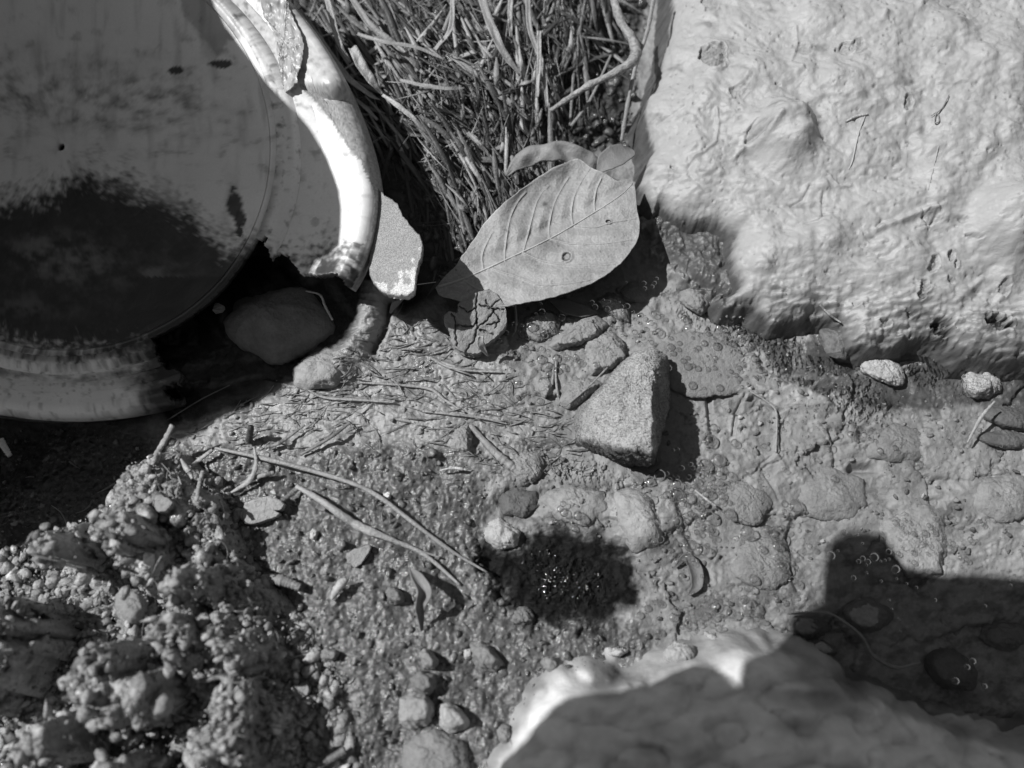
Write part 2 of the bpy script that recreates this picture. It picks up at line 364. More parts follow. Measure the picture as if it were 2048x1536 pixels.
# flank of wet mud under the pale boulder
flank = ss(-30, 20, sdf([(1275, 380), (1330, 410), (1450, 450), (1480, 600), (1560, 640), (1480, 620), (1400, 590), (1310, 510)], U, V)+12*n2)
Z += flank*(.008+.003*n1+.0015*n2)
far = ss(.4, 1.2, np.hypot(X, Y)); Z = Z*(1-far)+far*(-.02+.05*fbm(X*.7, Y*.7, 4, 90))
# albedo / roughness
alb = .275*(1+.12*n1+.12*n2)*np.ones(U.shape)
alb = alb*(1-.15*slab*np.exp(-((c2-c1)/.06)**2))*(1+.16*slab*(cid-.5))
alb = alb*(1+.16*right*fbm(us/70., vs/28., 4, 70))
alb *= 1-.35*right*ss(.1, .5, fbm(U/110., V/60., 4, 71))
damp = ss(.08, .45, fbm(U/150., V/95., 4, 95, .55)); alb = alb*(1-.32*damp*(1-soil))
alb = alb*(1-soil)+soil*(.125*(1+.35*n2)+.05*(gid > .93)+.08*(wid > .985))
alb = alb*(1-gr)+gr*(.045+.05*ss(.1, .5, n2))
alb = alb*(1-wet)+wet*.012
fl2 = ss(-10, 10, sdf([(1320, 590), (1400, 560), (1500, 610), (1600, 680), (1680, 660), (1740, 760), (1860, 720), (2100, 720), (2100, 880), (1950, 810), (1800, 820), (1650, 790), (1560, 740), (1450, 640)], U, V)+18*n2+20*n1)
alb *= 1-.6*fl2*(1-soil)
alb = alb*(1-flank)+flank*(.085+.09*ss(.15, .4, n2))
alb *= 1-.55*stroke(U, V, [(920, 905), (980, 925), (1030, 960), (1100, 1090)], 22)*ss(-.2, .3, n2)
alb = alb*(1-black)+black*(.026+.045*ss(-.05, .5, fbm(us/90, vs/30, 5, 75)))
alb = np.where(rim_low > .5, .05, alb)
alb *= 1-.75*ss(60, -60, sdf([(330, 850), (2500, 850), (2500, 2500), (330, 2500)], U, V))*ss(330, 280, U)*ss(700, 840, V)  # ground between pot and clod painted darker, as in the pot's shadow
dg = ss(.2, -.1, np.minimum(np.abs(U-800)/90., 1)*.2-.0)*0
gap = ss(-10, 25, sdf([(720, 240), (770, 330), (850, 470), (900, 520), (930, 560), (880, 600), (800, 640), (740, 500)], U, V)); alb = alb*(1-gap)+gap*.03  # ground painted near black where the pot rim's shadow falls
submerged = ss(.0003, -.001, Z)
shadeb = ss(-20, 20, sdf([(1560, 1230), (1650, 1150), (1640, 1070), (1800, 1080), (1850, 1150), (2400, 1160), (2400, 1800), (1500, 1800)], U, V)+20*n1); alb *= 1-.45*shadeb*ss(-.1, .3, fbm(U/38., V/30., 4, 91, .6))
alb = alb*(1-.15*slime)
rgh = .55-.3*soil-.1*mat_; rgh = rgh-.1*wet-.10*slime-.28*fl2-.15*flank-.2*soil*ss(-.1, .4, n1); rgh = np.clip(rgh-.1*gr, .16, .8)
rgh = np.clip(rgh-.25*damp-.15*ss(.0, .4, fbm(U/60., V/40., 3, 96)), .14, .8)+submerged*.12
register(xs, ys, Z)
V3 = np.stack([X, Y, Z], -1).reshape(-1, 3)
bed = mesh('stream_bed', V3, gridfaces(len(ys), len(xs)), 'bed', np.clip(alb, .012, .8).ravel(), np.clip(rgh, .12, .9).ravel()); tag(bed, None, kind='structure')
bed['label'] = 'grey muddy bed of a shallow stream with fibrous silt and sunken slabs'
# water film
wx = np.arange(-.42, .45, .004); wy = np.arange(-.30, .34, .004); WX, WY = np.meshgrid(wx, wy)
wu, wv = UV(WX, WY, 0*WX); rip = .16+.84*np.clip(blob(wu, wv, 1135, 1165, 95, 45, 12)+.6*blob(wu, wv, 1090, 1110, 30, 20)+stroke(wu, wv, [(1400, 590), (1560, 690), (1650, 770), (1720, 800)], 50)+stroke(wu, wv, [(1840, 720), (1960, 735)], 40)+.8*blob(wu, wv, 1170, 950, 80, 30, 15), 0, 1)
wt = mesh('water', np.stack([WX, WY, .0004*fbm(WX*30, WY*30, 2, 3)], -1).reshape(-1, 3), gridfaces(len(wy), len(wx)), 'water', rgh=rip.ravel())
tag(wt, 'clear shallow water film over the stream bed', kind='structure')
SURFW = 0.0

# ------------------------------------------------------------------ heightfield solids
def blur(A, r):
    for _ in range(2):
        for ax in (0, 1):
            p = [(0, 0), (0, 0)]; p[ax] = (r+1, r); c = np.cumsum(np.pad(A, p, mode='edge'), ax); n = A.shape[ax]
            A = (np.take(c, range(2*r+1, 2*r+1+n), ax)-np.take(c, range(0, n), ax))/(2*r+1)
    return A
def field(name, pxpoly, zedge, step, hfun, mat, margin=.006, skirt=3.0, bottom=-.03):
    ex, ey = P(np.array([p[0] for p in pxpoly], float), np.array([p[1] for p in pxpoly], float), zedge)
    poly = np.stack([ex, ey], -1)
    xs = np.arange(ex.min()-margin*1.5, ex.max()+margin*1.5, step); ys = np.arange(ey.min()-margin*1.5, ey.max()+margin*1.5, step)
    X, Y = np.meshgrid(xs, ys); D = sdf(poly, X, Y)
    Z, A = hfun(X, Y, D)
    Z = Z-np.where(D < 0, skirt*(-D), 0); Z = np.maximum(Z, bottom)
    keep = D > -margin
    F = gridfaces(len(ys), len(xs), keep); Vv = np.stack([X, Y, Z], -1).reshape(-1, 3)
    Vv, F, A = compact(Vv, F, A.ravel())
    register(xs, ys, Z, D > -margin*.5)
    return mesh(name, Vv, F, mat, np.clip(A, .02, .82))

# pale mud-coated boulder, top right
bp = [(1352, -80), (1345, 20), (1335, 90), (1325, 130), (1318, 165), (1300, 195), (1289, 235), (1296, 265), (1308, 290), (1296, 330), (1282, 365), (1300, 400), (1308, 418), (1322, 408), (1338, 425), (1370, 440), (1420, 442), (1444, 456),
      (1462, 480), (1460, 520), (1462, 550), (1478, 580), (1455, 590), (1436, 600), (1450, 612), (1500, 612), (1545, 645), (1600, 640), (1640, 636), (1672, 640), (1700, 690), (1735, 700), (1790, 690), (1840, 672), (1890, 680), (1935, 712), (1990, 718),
      (2060, 715), (2300, 720), (2500, 700), (2500, -300), (1352, -300)]
def boulder_h(X, Y, D):
    D = D+(.0028+.003*(Y < .09))*fbm(X*90, Y*90, 5, 120, .6)*ss(.02, .004, np.abs(D)); Ds = blur(np.clip(D, 0, None), 11)
    z0 = .008+.034*(1-np.exp(-Ds/.050))
    for _ in range(2): U, V = UV(X, Y, z0)
    rim = .0055*(1-np.exp(-np.maximum(D, 0)/.003))
    n1 = fbm(U/230., V/230., 3, 101); n2 = fbm(U/85.+.3*n1, V/80., 4, 102, .45); zz = ss(-.1, .35, fbm(U/150., V/120., 2, 124)); bl = .0045*np.sqrt(gn(U/130.+.2*n2, V/95.+.2*n1, 121)**2+.012)+.0034*(.35+.65*zz)*np.sqrt(gn(U/58.+.2*n2, V/48., 122)**2+.012)+.0009*np.abs(gn(U/27., V/17.+.2*n2, 123))+.0005*fbm(U/12., V/10., 3, 125); nf = fbm(U/26., V/20., 3, 103)
    Z = z0+rim+.005*n1+.0012*n2+bl+.0003*nf+.0007*np.maximum(0, ridged(U/75.+n1, V/28., 3, 107)-.72)
    def lump(u, v, r, h, r2=None, a=0, p=2.5): 
        nonlocal Z; Z = Z+h*blob(U, V, u, v, r, r2, a, p)
    lump(1560, 290, 52, .0115, 58, 20, 3.5); lump(1545, 240, 60, .003); lump(1655, 190, 62, .0055, 40, 20); lump(1720, 175, 60, .004, 45); lump(1400, 200, 60, .003); lump(1300, 230, 30, .004); lump(1420, 390, 90, .0035, 50, 25)
    lump(2000, 470, 65, .0115, 60, 20, 3.5); lump(1990, 400, 90, .004, 120); lump(1900, 290, 75, .004, 50, 20); lump(1500, 520, 45, .0035, 80, 10); lump(1570, 517, 15, .0015, 10); lump(1920, 660, 55, .0045, 45); lump(1600, 590, 80, .002, 40)
    lump(1800, 560, 90, .002); lump(1450, 120, 90, .0025); lump(1530, 100, 60, .002, 90); lump(1750, 80, 100, .004, 60); lump(1950, 160, 90, .005, 70); lump(1747, 63, 9, .003); lump(1660, 480, 50, .003, 30, 20); lump(1850, 400, 45, .0035, 30); lump(1380, 300, 40, .003, 30); lump(1500, 170, 38, .0035, 30); lump(1620, 60, 45, .004, 35); lump(1870, 90, 50, .0045, 36, -20); lump(1700, 560, 45, .003, 28, 10); lump(1350, 130, 26, .003)
    lump(1740, 232, 17, .0022, 12); lump(1640, 385, 12, .0022, 9)
    lump(1610, 215, 80, -.002, 20); lump(1500, 330, 60, -.003, 30, -40); lump(1780, 330, 60, -.003); lump(1660, 400, 110, -.0025, 30, -15); lump(1850, 480, 60, -.003, 40)
    # rough lower flank
    low = ss(500, 640, V-.12*(U-1500))*ss(1440, 1560, U)
    Z = Z+low*(.0038*(ridged(U/60., V/20., 4, 110)-.7)+.0008*fbm(U/9., V/7., 3, 111))
    # pits with raised rings
    po = ss(.16, .06, worley(U/20.+n2, V/20., 131)[0])*(gn(U/70., V/70., 132) > .12); Z = Z-.0007*po; A = .345+.02*n1+.02*n2+.012*nf-.10*po-.04*ss(.10, .0, np.abs(gn(U/46.+.5*n2, V/40., 122)))*ss(.0, .3, n1+.2)
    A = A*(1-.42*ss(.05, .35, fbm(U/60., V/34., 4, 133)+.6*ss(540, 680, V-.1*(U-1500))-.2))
    for (u, v, r, r2, a, d) in [(1375, 200, 5, 4, 0, .001), (1545, 190, 6, 3, 20, .0008), (1635, 300, 4, 4, 0, .0008), (1745, 395, 7, 3, 40, .001), (1950, 330, 6, 4, 0, .001), (1340, 350, 5, 3, 0, .001), (1560, 600, 9, 4, 10, .0014), (1700, 620, 9, 5, 0, .0016), (1760, 655, 12, 6, 20, .002), (1640, 560, 5, 4, 0, .001), (1412, 28, 17, 22, 0, .0014), (1416, 143, 26, 24, 0, .0022), (1676, 122, 17, 12, 0, .0013), (1702, 118, 14, 12, 0, .0013), (1468, 206, 17, 13, -30, .0009), (1800, 228, 9, 16, 0, .0014), (1597, 120, 20, 12, 20, .0006), (1502, 288, 20, 14, -30, .0010),
                              (1928, 492, 14, 4, 30, .0018), (1885, 528, 7, 13, 10, .002), (1894, 545, 5, 9, 10, .002), (1882, 577, 11, 6, 25, .002), (1850, 545, 10, 20, 20, .0016), (1830, 590, 12, 14, 0, .002), (1822, 610, 9, 9, 0, .002), (1998, 585, 10, 18, 0, .0016), (1848, 448, 16, 14, 0, .001), (1910, 455, 10, 8, 0, .0006),
                              (1980, 655, 26, 18, 15, .004), (1870, 665, 22, 16, 20, .005), (1805, 640, 12, 8, 0, .002)]:
        uu = U+r*.5*gn(U/11., V/11., 7); e = np.hypot(((uu-u)*math.cos(math.radians(a))+(V-v)*math.sin(math.radians(a)))/r, (-(uu-u)*math.sin(math.radians(a))+(V-v)*math.cos(math.radians(a)))/r2)
        hole = ss(1.05, .85, e); ring = np.exp(-((e-1.12)/.16)**2)
        Z = Z-d*hole+.35*d*ring+hole*.0006*fbm(U/5., V/5., 2, 9); A = A-hole*(.07+.2*ss(.0012, .004, d))*(1+.8*gn(U/4., V/4., 3))
    # worm casts, buried stems and creases
    for pts, wd, am in [([(1738, 445+30), (1755, 468), (1790, 455), (1830, 438), (1855, 435)], 6, .0022), ([(1425, 240), (1430, 270), (1425, 300), (1402, 322), (1380, 332), (1370, 345)], 3, .0010), ([(1372, 335), (1372, 365), (1400, 400), (1440, 420)], 4, -.0007),
                        ([(1478, 312), (1500, 312), (1520, 298), (1535, 278)], 7, .0022), ([(1465, 326), (1480, 314)], 3, .0012), ([(1505, 265), (1488, 282), (1484, 300)], 2.6, -.0014), ([(1484, 300), (1510, 292)], 2, -.0012),
                        ([(1612, 385), (1600, 410), (1575, 425)], 2.4, -.0012), ([(1640, 395), (1638, 440), (1630, 455), (1600, 462)], 2.6, -.0010), ([(1650, 370), (1670, 385), (1695, 380)], 2.5, .0012), ([(1640, 440), (1662, 440)], 2.2, -.0012),
                        ([(1740, 470), (1752, 455)], 3, -.0015), ([(1858, 190), (1885, 195), (1900, 190), (1925, 196)], 2.4, .0010), ([(1830, 435), (1845, 470), (1860, 445)], 2, -.0012), ([(1820, 470), (1870, 455)], 1.8, -.001), ([(1845, 470), (1870, 480)], 1.8, -.0012),
                        ([(1830, 540), (1850, 555), (1895, 570)], 2, -.0006), ([(1930, 550), (1945, 562), (1952, 560)], 2, -.0012), ([(1710, 470), (1730, 500), (1760, 505)], 2.5, -.0008), ([(1540, 380), (1500, 360), (1440, 370)], 8, -.0008), ([(1710, 505), (1740, 520)], 3, -.0012), ([(1590, 160), (1570, 150), (1585, 110), (1580, 80)], 3.5, .0009),
                        ([(1310, 265), (1340, 250), (1365, 235)], 3, -.0008), ([(1365, 100), (1380, 95)], 3, -.0012), ([(1820, 40), (1845, 8)], 6, .0016), ([(1890, 620), (1950, 570)], 6, .0016), ([(1885, 610), (1925, 612)], 5, .0012)]:
        Z = Z+am*stroke(U, V, pts, wd)
    A = A*(1-.25*low*ss(0, .5, fbm(U/30, V/15, 3, 120)))
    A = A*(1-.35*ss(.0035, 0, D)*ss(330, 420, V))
    und_shade = ss(.0008, -.0006, D+.0010*fbm(X*300, Y*300, 3, 140)); A = A*(1-und_shade)+und_shade*.085*(1+.6*fbm(X*250, Y*250, 3, 141)); Z = Z+und_shade*(.004*fbm(X*160, Y*160, 4, 142)-.001)  # wet-mud flank painted dark to look like undercut shade
    return Z, A
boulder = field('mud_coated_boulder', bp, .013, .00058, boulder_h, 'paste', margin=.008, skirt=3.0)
tag(boulder, 'large pale boulder coated in smooth lumpy mud, beside the leaf', 'boulder')

# blurred rock, bottom right
rp = [(900, 1760), (960, 1560), (1000, 1510), (1035, 1470), (1055, 1425), (1072, 1380), (1110, 1345), (1180, 1338), (1225, 1347), (1262, 1368), (1290, 1368), (1330, 1342), (1370, 1326), (1420, 1318), (1450, 1302), (1500, 1294), (1560, 1308), (1610, 1322), (1660, 1348), (1700, 1388), (1760, 1408), (1840, 1440), (1900, 1470), (1990, 1492), (2048, 1500), (2300, 1500), (2400, 1800)]
def rock2_h(X, Y, D):
    D = D+.005*fbm(X*55, Y*55, 5, 220, .55)*ss(.03, .004, np.abs(D)); Ds = blur(np.clip(D, 0, None), 5)
    z0 = .008+.062*(1-np.exp(-Ds/.055))
    U, V = UV(X, Y, z0)
    n1 = fbm(U/260., V/260., 3, 201); n2 = fbm(U/100., V/70., 4, 202); n4 = np.abs(gn(U/120.+.5*n2, V/85., 207)); n5 = np.abs(gn(U/48., V/40., 208)); st = ss(.0, .5, fbm(U/170., V/110., 3, 209, .5))
    Z = z0+.004*n1+.003*n2+.011*n4+.002*n5+.010*(1-np.exp(-np.maximum(D, 0)/.006))
    Z -= .005*blob(U, V, 1600, 1400, 85, 20, 5, 4); Z -= .005*stroke(U, V, [(1640, 1430), (1720, 1450), (1790, 1490)], 26); Z -= .003*blob(U, V, 1290, 1420, 60, 30, -20)
    Z += .004*stroke(U, V, [(1250, 1370), (1450, 1350), (1600, 1370)], 26); Z -= .004*blob(U, V, 1255, 1345, 25, 20)
    A = .58*(1-.5*ss(.004, -.001, D+.003*n2))*(1+.12*fbm(U/22., V/18., 3, 221))*(1+.25*n2+.15*n1)*(1-.5*st)*(1-.2*ss(.12, .0, n4)); A = A*(1-.35*blob(U, V, 1600, 1400, 90, 24, 5, 4))+.08*ss(.030, .0, D)*ss(1600, 1300, U)*ss(-.3,.3,n2+.2)  # last term paints the sunlit left edge lighter
    return Z, A
rock2 = field('smooth_rock', rp, .012, .0011, rock2_h, 'darkrock', margin=.012, skirt=1.6)
tag(rock2, 'large smooth rock, mostly shaded and out of focus, nearest the viewer', 'rock')

# crumbly soil clod, bottom left
cp = [(60, 1150), (95, 1060), (150, 1035), (190, 1000), (215, 960), (250, 915), (300, 890), (350, 900), (400, 940), (430, 1000), (455, 1040), (480, 1090), (500, 1150), (560, 1190), (610, 1250), (640, 1330), (670, 1420), (690, 1540), (700, 1800), (-400, 1800), (-400, 1260), (-80, 1200), (0, 1180)]
def clod_h(X, Y, D):
    z0 = .010+.034*(1-np.exp(-np.maximum(D, 0)/.045))
    U, V = UV(X, Y, z0)
    wu = fbm(U/70., V/70., 3, 301)*.45; f1, f2, idd = worley(U/125.+wu, V/125.-wu, 302)
    deep = ss(470, 270, U)*ss(1000, 1120, V)
    kk = ss(1150, 1260, V)*ss(330, 520, U); z0 = z0*(1-kk)+kk*(.010+.036*(1-np.exp(-(np.clip(D, 0, 1)/.065)**1.6)))
    lump = ss(.62, .18, f1)*(.35+.65*idd)*(1-deep)+deep*ss(.52, .22, f1)*ss(.2, .6, idd)
    a1, a2, ai = worley(U/36.+wu, V/36., 303); b1, b2, bi = worley(U/13., V/13., 304)
    Z = z0*(1-.75*deep)+.004-.004*deep+(.027+.013*deep)*lump+.012*fbm(U/60., V/60., 5, 311, .68)+.006*(.5-a1)*(.2+ai)+.0026*(.5-b1)*(.3+bi)+.0022*fbm(U/8., V/8., 3, 305)
    Z = np.where(D < .012, Z*ss(-.004, .012, D)**.5, Z); Z = Z*(1-kk*ss(.03, .0, D))+kk*ss(.03, .0, D)*(.011+.0025*fbm(U/30., V/30., 4, 9))
    A = .32*(1+.3*fbm(U/40., V/40., 4, 306))+.08*(bi > .92)
    return Z, A
clod = field('soil_clod', cp, .02, .0007, clod_h, 'clod', margin=.008, skirt=2.0, bottom=-.03)
tag(clod, 'crumbly wet clod of dark soil in the lower left corner, partly out of focus', 'soil clod')

# ------------------------------------------------------------------ broken pot
pot = bpy.data.objects.new('broken_pot', None); COL.objects.link(pot)
px_, py_ = P(130, 300, 0.); pot.location = (0, 0, 0)
tag(pot, 'broken white plastic pot lying in the mud, dirt-stained and half shaded, top left', 'pot')
def potmesh():
    NT, prof = 900, []
    # (cx, cy, rx, ry, dz)
    rings = [(130, 300, 8, 8, None), (130, 300, 400, 390, None), (130, 300, 424, 412, None), (130, 300, 430, 418, .000), (131, 302, 437, 421, .0004), (133, 310, 452, 424, .0002), (133, 322, 470, 424, -.0025), (132, 345, 520, 424, -.003), (130, 372, 560, 420, -.0015),
             (130, 388, 590, 420, .0015), (130, 392, 602, 423, .0018), (130, 396, 612, 427, .0004), (130, 400, 622, 430, -.006), (130, 402, 624, 430, -.014), (130, 402, 618, 424, -.022)]
    K = [60, 12, 6, 6, 8, 12, 16, 18, 14, 8, 8, 10, 8, 6]
    R = []
    for a, b, k in zip(rings[:-1], rings[1:], K):
        for t in np.arange(k)/k:
            dz = None if (b[4] is None or a[4] is None and b[4] is None) else ((a[4] if a[4] is not None else b[4])*(1-t)+b[4]*t)
            R.append([a[i]*(1-t)+b[i]*t for i in range(4)]+[dz])
    R.append(list(rings[-1]))
    th = np.linspace(-math.pi, math.pi, NT, endpoint=False); Vv = []; A = []; keep = []
    for (cx, cy, rx, ry, dz) in R:
        g_ = float(ss(470, 590, np.array(rx))); sn = np.sin(th); u = cx+rx*np.cos(th); v = np.where(sn > 0, cy-ry*(1+.40*g_)*np.abs(sn)**(1+.25*g_), cy-ry*sn)
        z = pot_floor(u, v) if dz is None else pot_tilt(u, v)+dz
        wob = fbm(u/90., v/90., 3, 401)
        if dz is not None and rx > 530: z = z-np.maximum(dz+.002, 0)*ss(190, 120, v)
        rxe = np.where(u > 400, (u-130)/np.sqrt(np.clip(1-((v-398)/428.)**2, .02, 1)), 0); thr = np.interp(v, [150, 193, 246, 325, 395, 600], [530, 543, 566, 591, 607, 610])+3*fbm(u/14., v/14., 3, 411)
        gs = np.clip(rxe-thr, 0, 70)*(v < 620)*ss(165, 215, v)*(u > 400); z = z-.00013*gs
        x, y = P(u, v, z); Vv.append(np.stack([x, y, z+.0005*wob], -1))
        # stains
        rr = np.hypot((u-130)/430., (v-300)/418.); s = fbm(u/45., v/30., 5, 402, .6); s2 = fbm(u/12., v/12., 3, 403)
        a = .74-.08*ss(.0, .6, fbm(u/140., v/90., 4, 404))
        band = np.exp(-((v-205-.05*(u-200))/75.)**2)*ss(560, 300, u)*ss(-.25, .35, s); a = a*(1-.55*band)
        a = a*(1-.35*ss(.15, .5, s)*ss(520, 300, v))
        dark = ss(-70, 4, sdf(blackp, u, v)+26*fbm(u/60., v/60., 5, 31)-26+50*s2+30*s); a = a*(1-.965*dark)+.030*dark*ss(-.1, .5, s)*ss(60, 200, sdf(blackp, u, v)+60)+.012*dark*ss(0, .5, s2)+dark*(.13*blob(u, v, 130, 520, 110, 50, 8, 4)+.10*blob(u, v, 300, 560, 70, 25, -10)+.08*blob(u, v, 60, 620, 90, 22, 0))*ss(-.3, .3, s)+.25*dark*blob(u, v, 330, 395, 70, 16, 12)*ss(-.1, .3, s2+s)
        a = a*(1-.25*ss(.0, .5, fbm(u/25., v/160., 4, 420))*(rr < 1)); patch = ss(0, 10, sdf([(360, -80), (368, 30), (395, 70), (430, 110), (445, 128), (470, 90), (500, 85), (480, 20), (440, -80)], u, v)+8*s2); a = a*(1-.42*patch)
        for (bu, bv, r1, r2, aa) in [(361, 147, 17, 9, 5), (450, 133, 25, 9, 3), (478, 415, 17, 26, -15), (490, 445, 13, 18, 0), (488, 468, 7, 14, 10), (474, 386, 7, 6, 0)]:
            a = a*(1-.93*ss(1.1, .8, np.hypot((u-bu+5*s2)/r1, (v-bv+5*s)/r2)))
        a = a*(1-.3*ss(11, 9, np.hypot(u-636, v-450)))
        gro = np.exp(-((rr-1.008)/.016)**2); a = a*(1-.5*gro*ss(-.3, .5, s+.004*(v-300)))
        g2 = np.exp(-((np.hypot((u-132)/487., (v-335)/425.)-1)/.025)**2)*(v > 600); a = a*(1-.7*g2*ss(-.5, .3, s))
        edge = ss(.15, .5, s2)*(rr > 1)*.4+.35*ss(.1, .5, s)*(rr > 1); edge = edge*(1-.75*((u > 600)&(v < 500))); a = a*(1-edge)
        lowst = ss(200, 330, u)*(v > 560); a = a*(1-.85*lowst*ss(-.5, .2, s+lowst*.6-.2))
        a = a*(1-.55*((v > 490) & (u > 690))*ss(-.3, .2, s2))
        a = a*(1-.32*ss(215, 170, v)*(u > 400)*(1+.8*s2)*(rr > 1.0))
        a = np.where(gs > 2, .30+.16*gn(u/3.2, v/3.2, 9)+.06*s, a)
        A.append(a)
        d = np.degrees(th)+8*fbm(u/70., v/70., 2, 405)+1.2*fbm(u/16., v/16., 2, 406)
        outer = rr > 1.0
        gapm = outer & (d > -67) & (d < -25)
        top = outer & (d > 60) & (d < 175) & (np.hypot((u-130)/598., (v-392)/423.) > .93)*False
        keep.append(~gapm)
    Vv = np.array(Vv); keep = np.array(keep); A = np.array(A); n = len(R)
    F = gridfaces(n, NT, keep, wrap=True); Vv = Vv.reshape(-1, 3)
    Vv, F, A = compact(Vv, F, A.ravel())
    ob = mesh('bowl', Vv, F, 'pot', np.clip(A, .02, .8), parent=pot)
    md = ob.modifiers.new('thick', 'SOLIDIFY'); md.thickness = .0034; md.offset = -1
    return ob
potmesh()
def flat_piece(name, outline, zfun, thick, mat, albfun, parent=None, n=150, rings=36, seed=0, jag=3.0, rough_amp=.0003):
    """thin solid plate with an irregular outline given in photo units; zfun(u, v) is its top"""
    o = closed(outline, n); o = o+jag*np.stack([fbm(o[:, 0]/9., o[:, 1]/9., 3, seed), fbm(o[:, 0]/9., o[:, 1]/9., 3, seed+3)], -1)
    c = o.mean(0); rs = np.linspace(.02, 1, rings); uu = []; 
    for r in rs: uu.append(c+(o-c)*r)
    uv = np.array(uu); u, v = uv[..., 0], uv[..., 1]
    z = zfun(u, v)+rough_amp*fbm(u/14., v/14., 4, seed+7); z[-1] -= thick*.35
    x, y = P(u, v, z); top = np.stack([x, y, z], -1); A = albfun(u, v)
    bot = top[::-1].copy(); bot[..., 2] -= thick; cc = top.mean((0, 1)); bot[0, :, :2] = cc[:2]+(bot[0, :, :2]-cc[:2])*1.0
    allv = np.concatenate([top, bot], 0); AA = np.concatenate([A, A[::-1]], 0)
    F = gridfaces(allv.shape[0], n, wrap=True); nv = allv.shape[0]*n
    Vv = np.vstack([allv.reshape(-1, 3), top[0].mean(0)[None], bot[-1].mean(0)[None]])
    tri = [(nv, (i+1) % n, i, i) for i in range(n)]+[(nv+1, nv-n+i, nv-n+(i+1) % n, nv-n+(i+1) % n) for i in range(n)]
    me_f = [tuple(f) for f in F.tolist()]+[t[:3] for t in tri]
    return mesh(name, Vv, me_f, mat, np.clip(np.concatenate([AA.ravel(), [AA[0].mean()]*2]), .02, .82), parent=parent)
s_ = lambda u, v: fbm(u/22., v/22., 4, 411)
flat_piece('rim_shard', [(748, 372), (772, 392), (792, 405), (806, 430), (822, 452), (842, 475), (845, 500), (838, 530), (832, 552), (826, 586), (800, 592), (772, 586), (752, 572), (738, 540), (742, 470), (740, 410)],
           lambda u, v: .034+.00012*(u-745)-.00002*(v-480), .004, 'grit_pot', lambda u, v: np.where(s_(u, v)+.012*(v-548)+.006*(u-800) > .12, .72, .36), pot, seed=3)
flat_piece('lip_fragment', [(520, -60), (570, -60), (578, 10), (604, 70), (609, 105), (600, 140), (592, 170), (572, 186), (562, 165), (556, 110), (545, 60), (524, 20)],
           lambda u, v: .050+.002*np.clip((u-560)/40., -1, 1)-.00003*v, .012, 'pot', lambda u, v: .36-.16*ss(.0, .4, s_(u, v))-.08*ss(555, 540, u), pot, seed=9, jag=5, rough_amp=.0012)


# ------------------------------------------------------------------ stones
_ico = {}
def ico(l):
    if l not in _ico:
        b = bmesh.new(); bmesh.ops.create_icosphere(b, subdivisions=l, radius=1); b.verts.ensure_lookup_table()
        _ico[l] = (np.array([v.co[:] for v in b.verts]), np.array([[v.index for v in f.verts] for f in b.faces])); b.free()
    return _ico[l]
def hullrock(name, pts, p=14, amp=.0013, freq=110, lvl=6, mat='stone', alb=.22, seed=0, fine=.00035, albfun=None, parent=None):
    pts = np.asarray(pts, float); b = bmesh.new()
    for q in pts: b.verts.new(q)
    r = bmesh.ops.convex_hull(b, input=b.verts); b.normal_update()
    c = pts.mean(0); 
    hv = np.array([v.co[:] for v in b.verts if v.link_faces]); c = (hv.max(0)+hv.min(0))/2
    ns, ds = [], []
    for f in b.faces:
        n = np.array(f.normal[:]); d = n@(np.array(f.verts[0].co[:])-c)
        if d < 0: n, d = -n, -d
        if f.calc_area() > 1e-12: ns.append(n); ds.append(max(d, 1e-4))
    b.free(); ns = np.array(ns); ds = np.array(ds)
    D, F = ico(lvl); q = np.clip((D@ns.T)/ds, 0, None); m = q.max(1, keepdims=True)
    # merge near-duplicate planes through the max norm
    q = q*(1+.16*f3(D*1.0+seed, 1.3, 3, seed)[:, None]); m = q.max(1, keepdims=True); r = 1/m[:, 0]*(((q/m)**p).sum(1))**(-1/p)*1.04
    Vv = c+D*r[:, None]
    n = f3(Vv, freq, 4, seed, .55)*amp+f3(Vv, freq*7, 3, seed+40)*fine
    Vv = Vv+D*n[:, None]
    a = alb*(1+.15*f3(Vv, 60, 3, seed+9)) if albfun is None else albfun(Vv)
    return mesh(name, Vv, F, mat, np.clip(a, .02, .8), parent=parent)
STN = []
def pebble(name, outline, z0, h, **k):
    """stone from its outline in the photo; z0 its foot, h its height, inset: how much the top draws in"""
    inset = k.pop('inset', .55); ox, oy = k.pop('off', (0, 0))
    o = np.array(outline, float); c = o.mean(0); L = []
    STN.append((o, h)); g = on(np.r_[o[:, 0], c[0]], np.r_[o[:, 1], c[1]], 0.)[:, 2]; z0 = float(np.median(g))-.36*h; h = h*1.15
    for s, z in ((1., z0-.25*h), (1.1, z0+.15*h), (1.04, z0+.5*h), (inset+.15, z0+.8*h), (inset, z0+h)):
        q = c+(o-c)*s+(np.array([ox, oy])*(z-z0)/h if z > z0 else 0)
        L.append(P3(q[:, 0], q[:, 1], z))
    return hullrock(name, np.vstack(L), **k)
def ell(cu, cv, a, b, ang=0, n=12, jit=.08, seed=0):
    r = np.random.RandomState(seed); t = np.linspace(0, 2*math.pi, n, endpoint=False); k = 1+jit*r.randn(n)
    c, s = math.cos(math.radians(ang)), math.sin(math.radians(ang)); x, y = a*np.cos(t)*k, b*np.sin(t)*k
    return np.stack([cu+x*c-y*s, cv+x*s+y*c], -1)
def p3(l): return np.array([P3(u, v, z) for u, v, z in l])
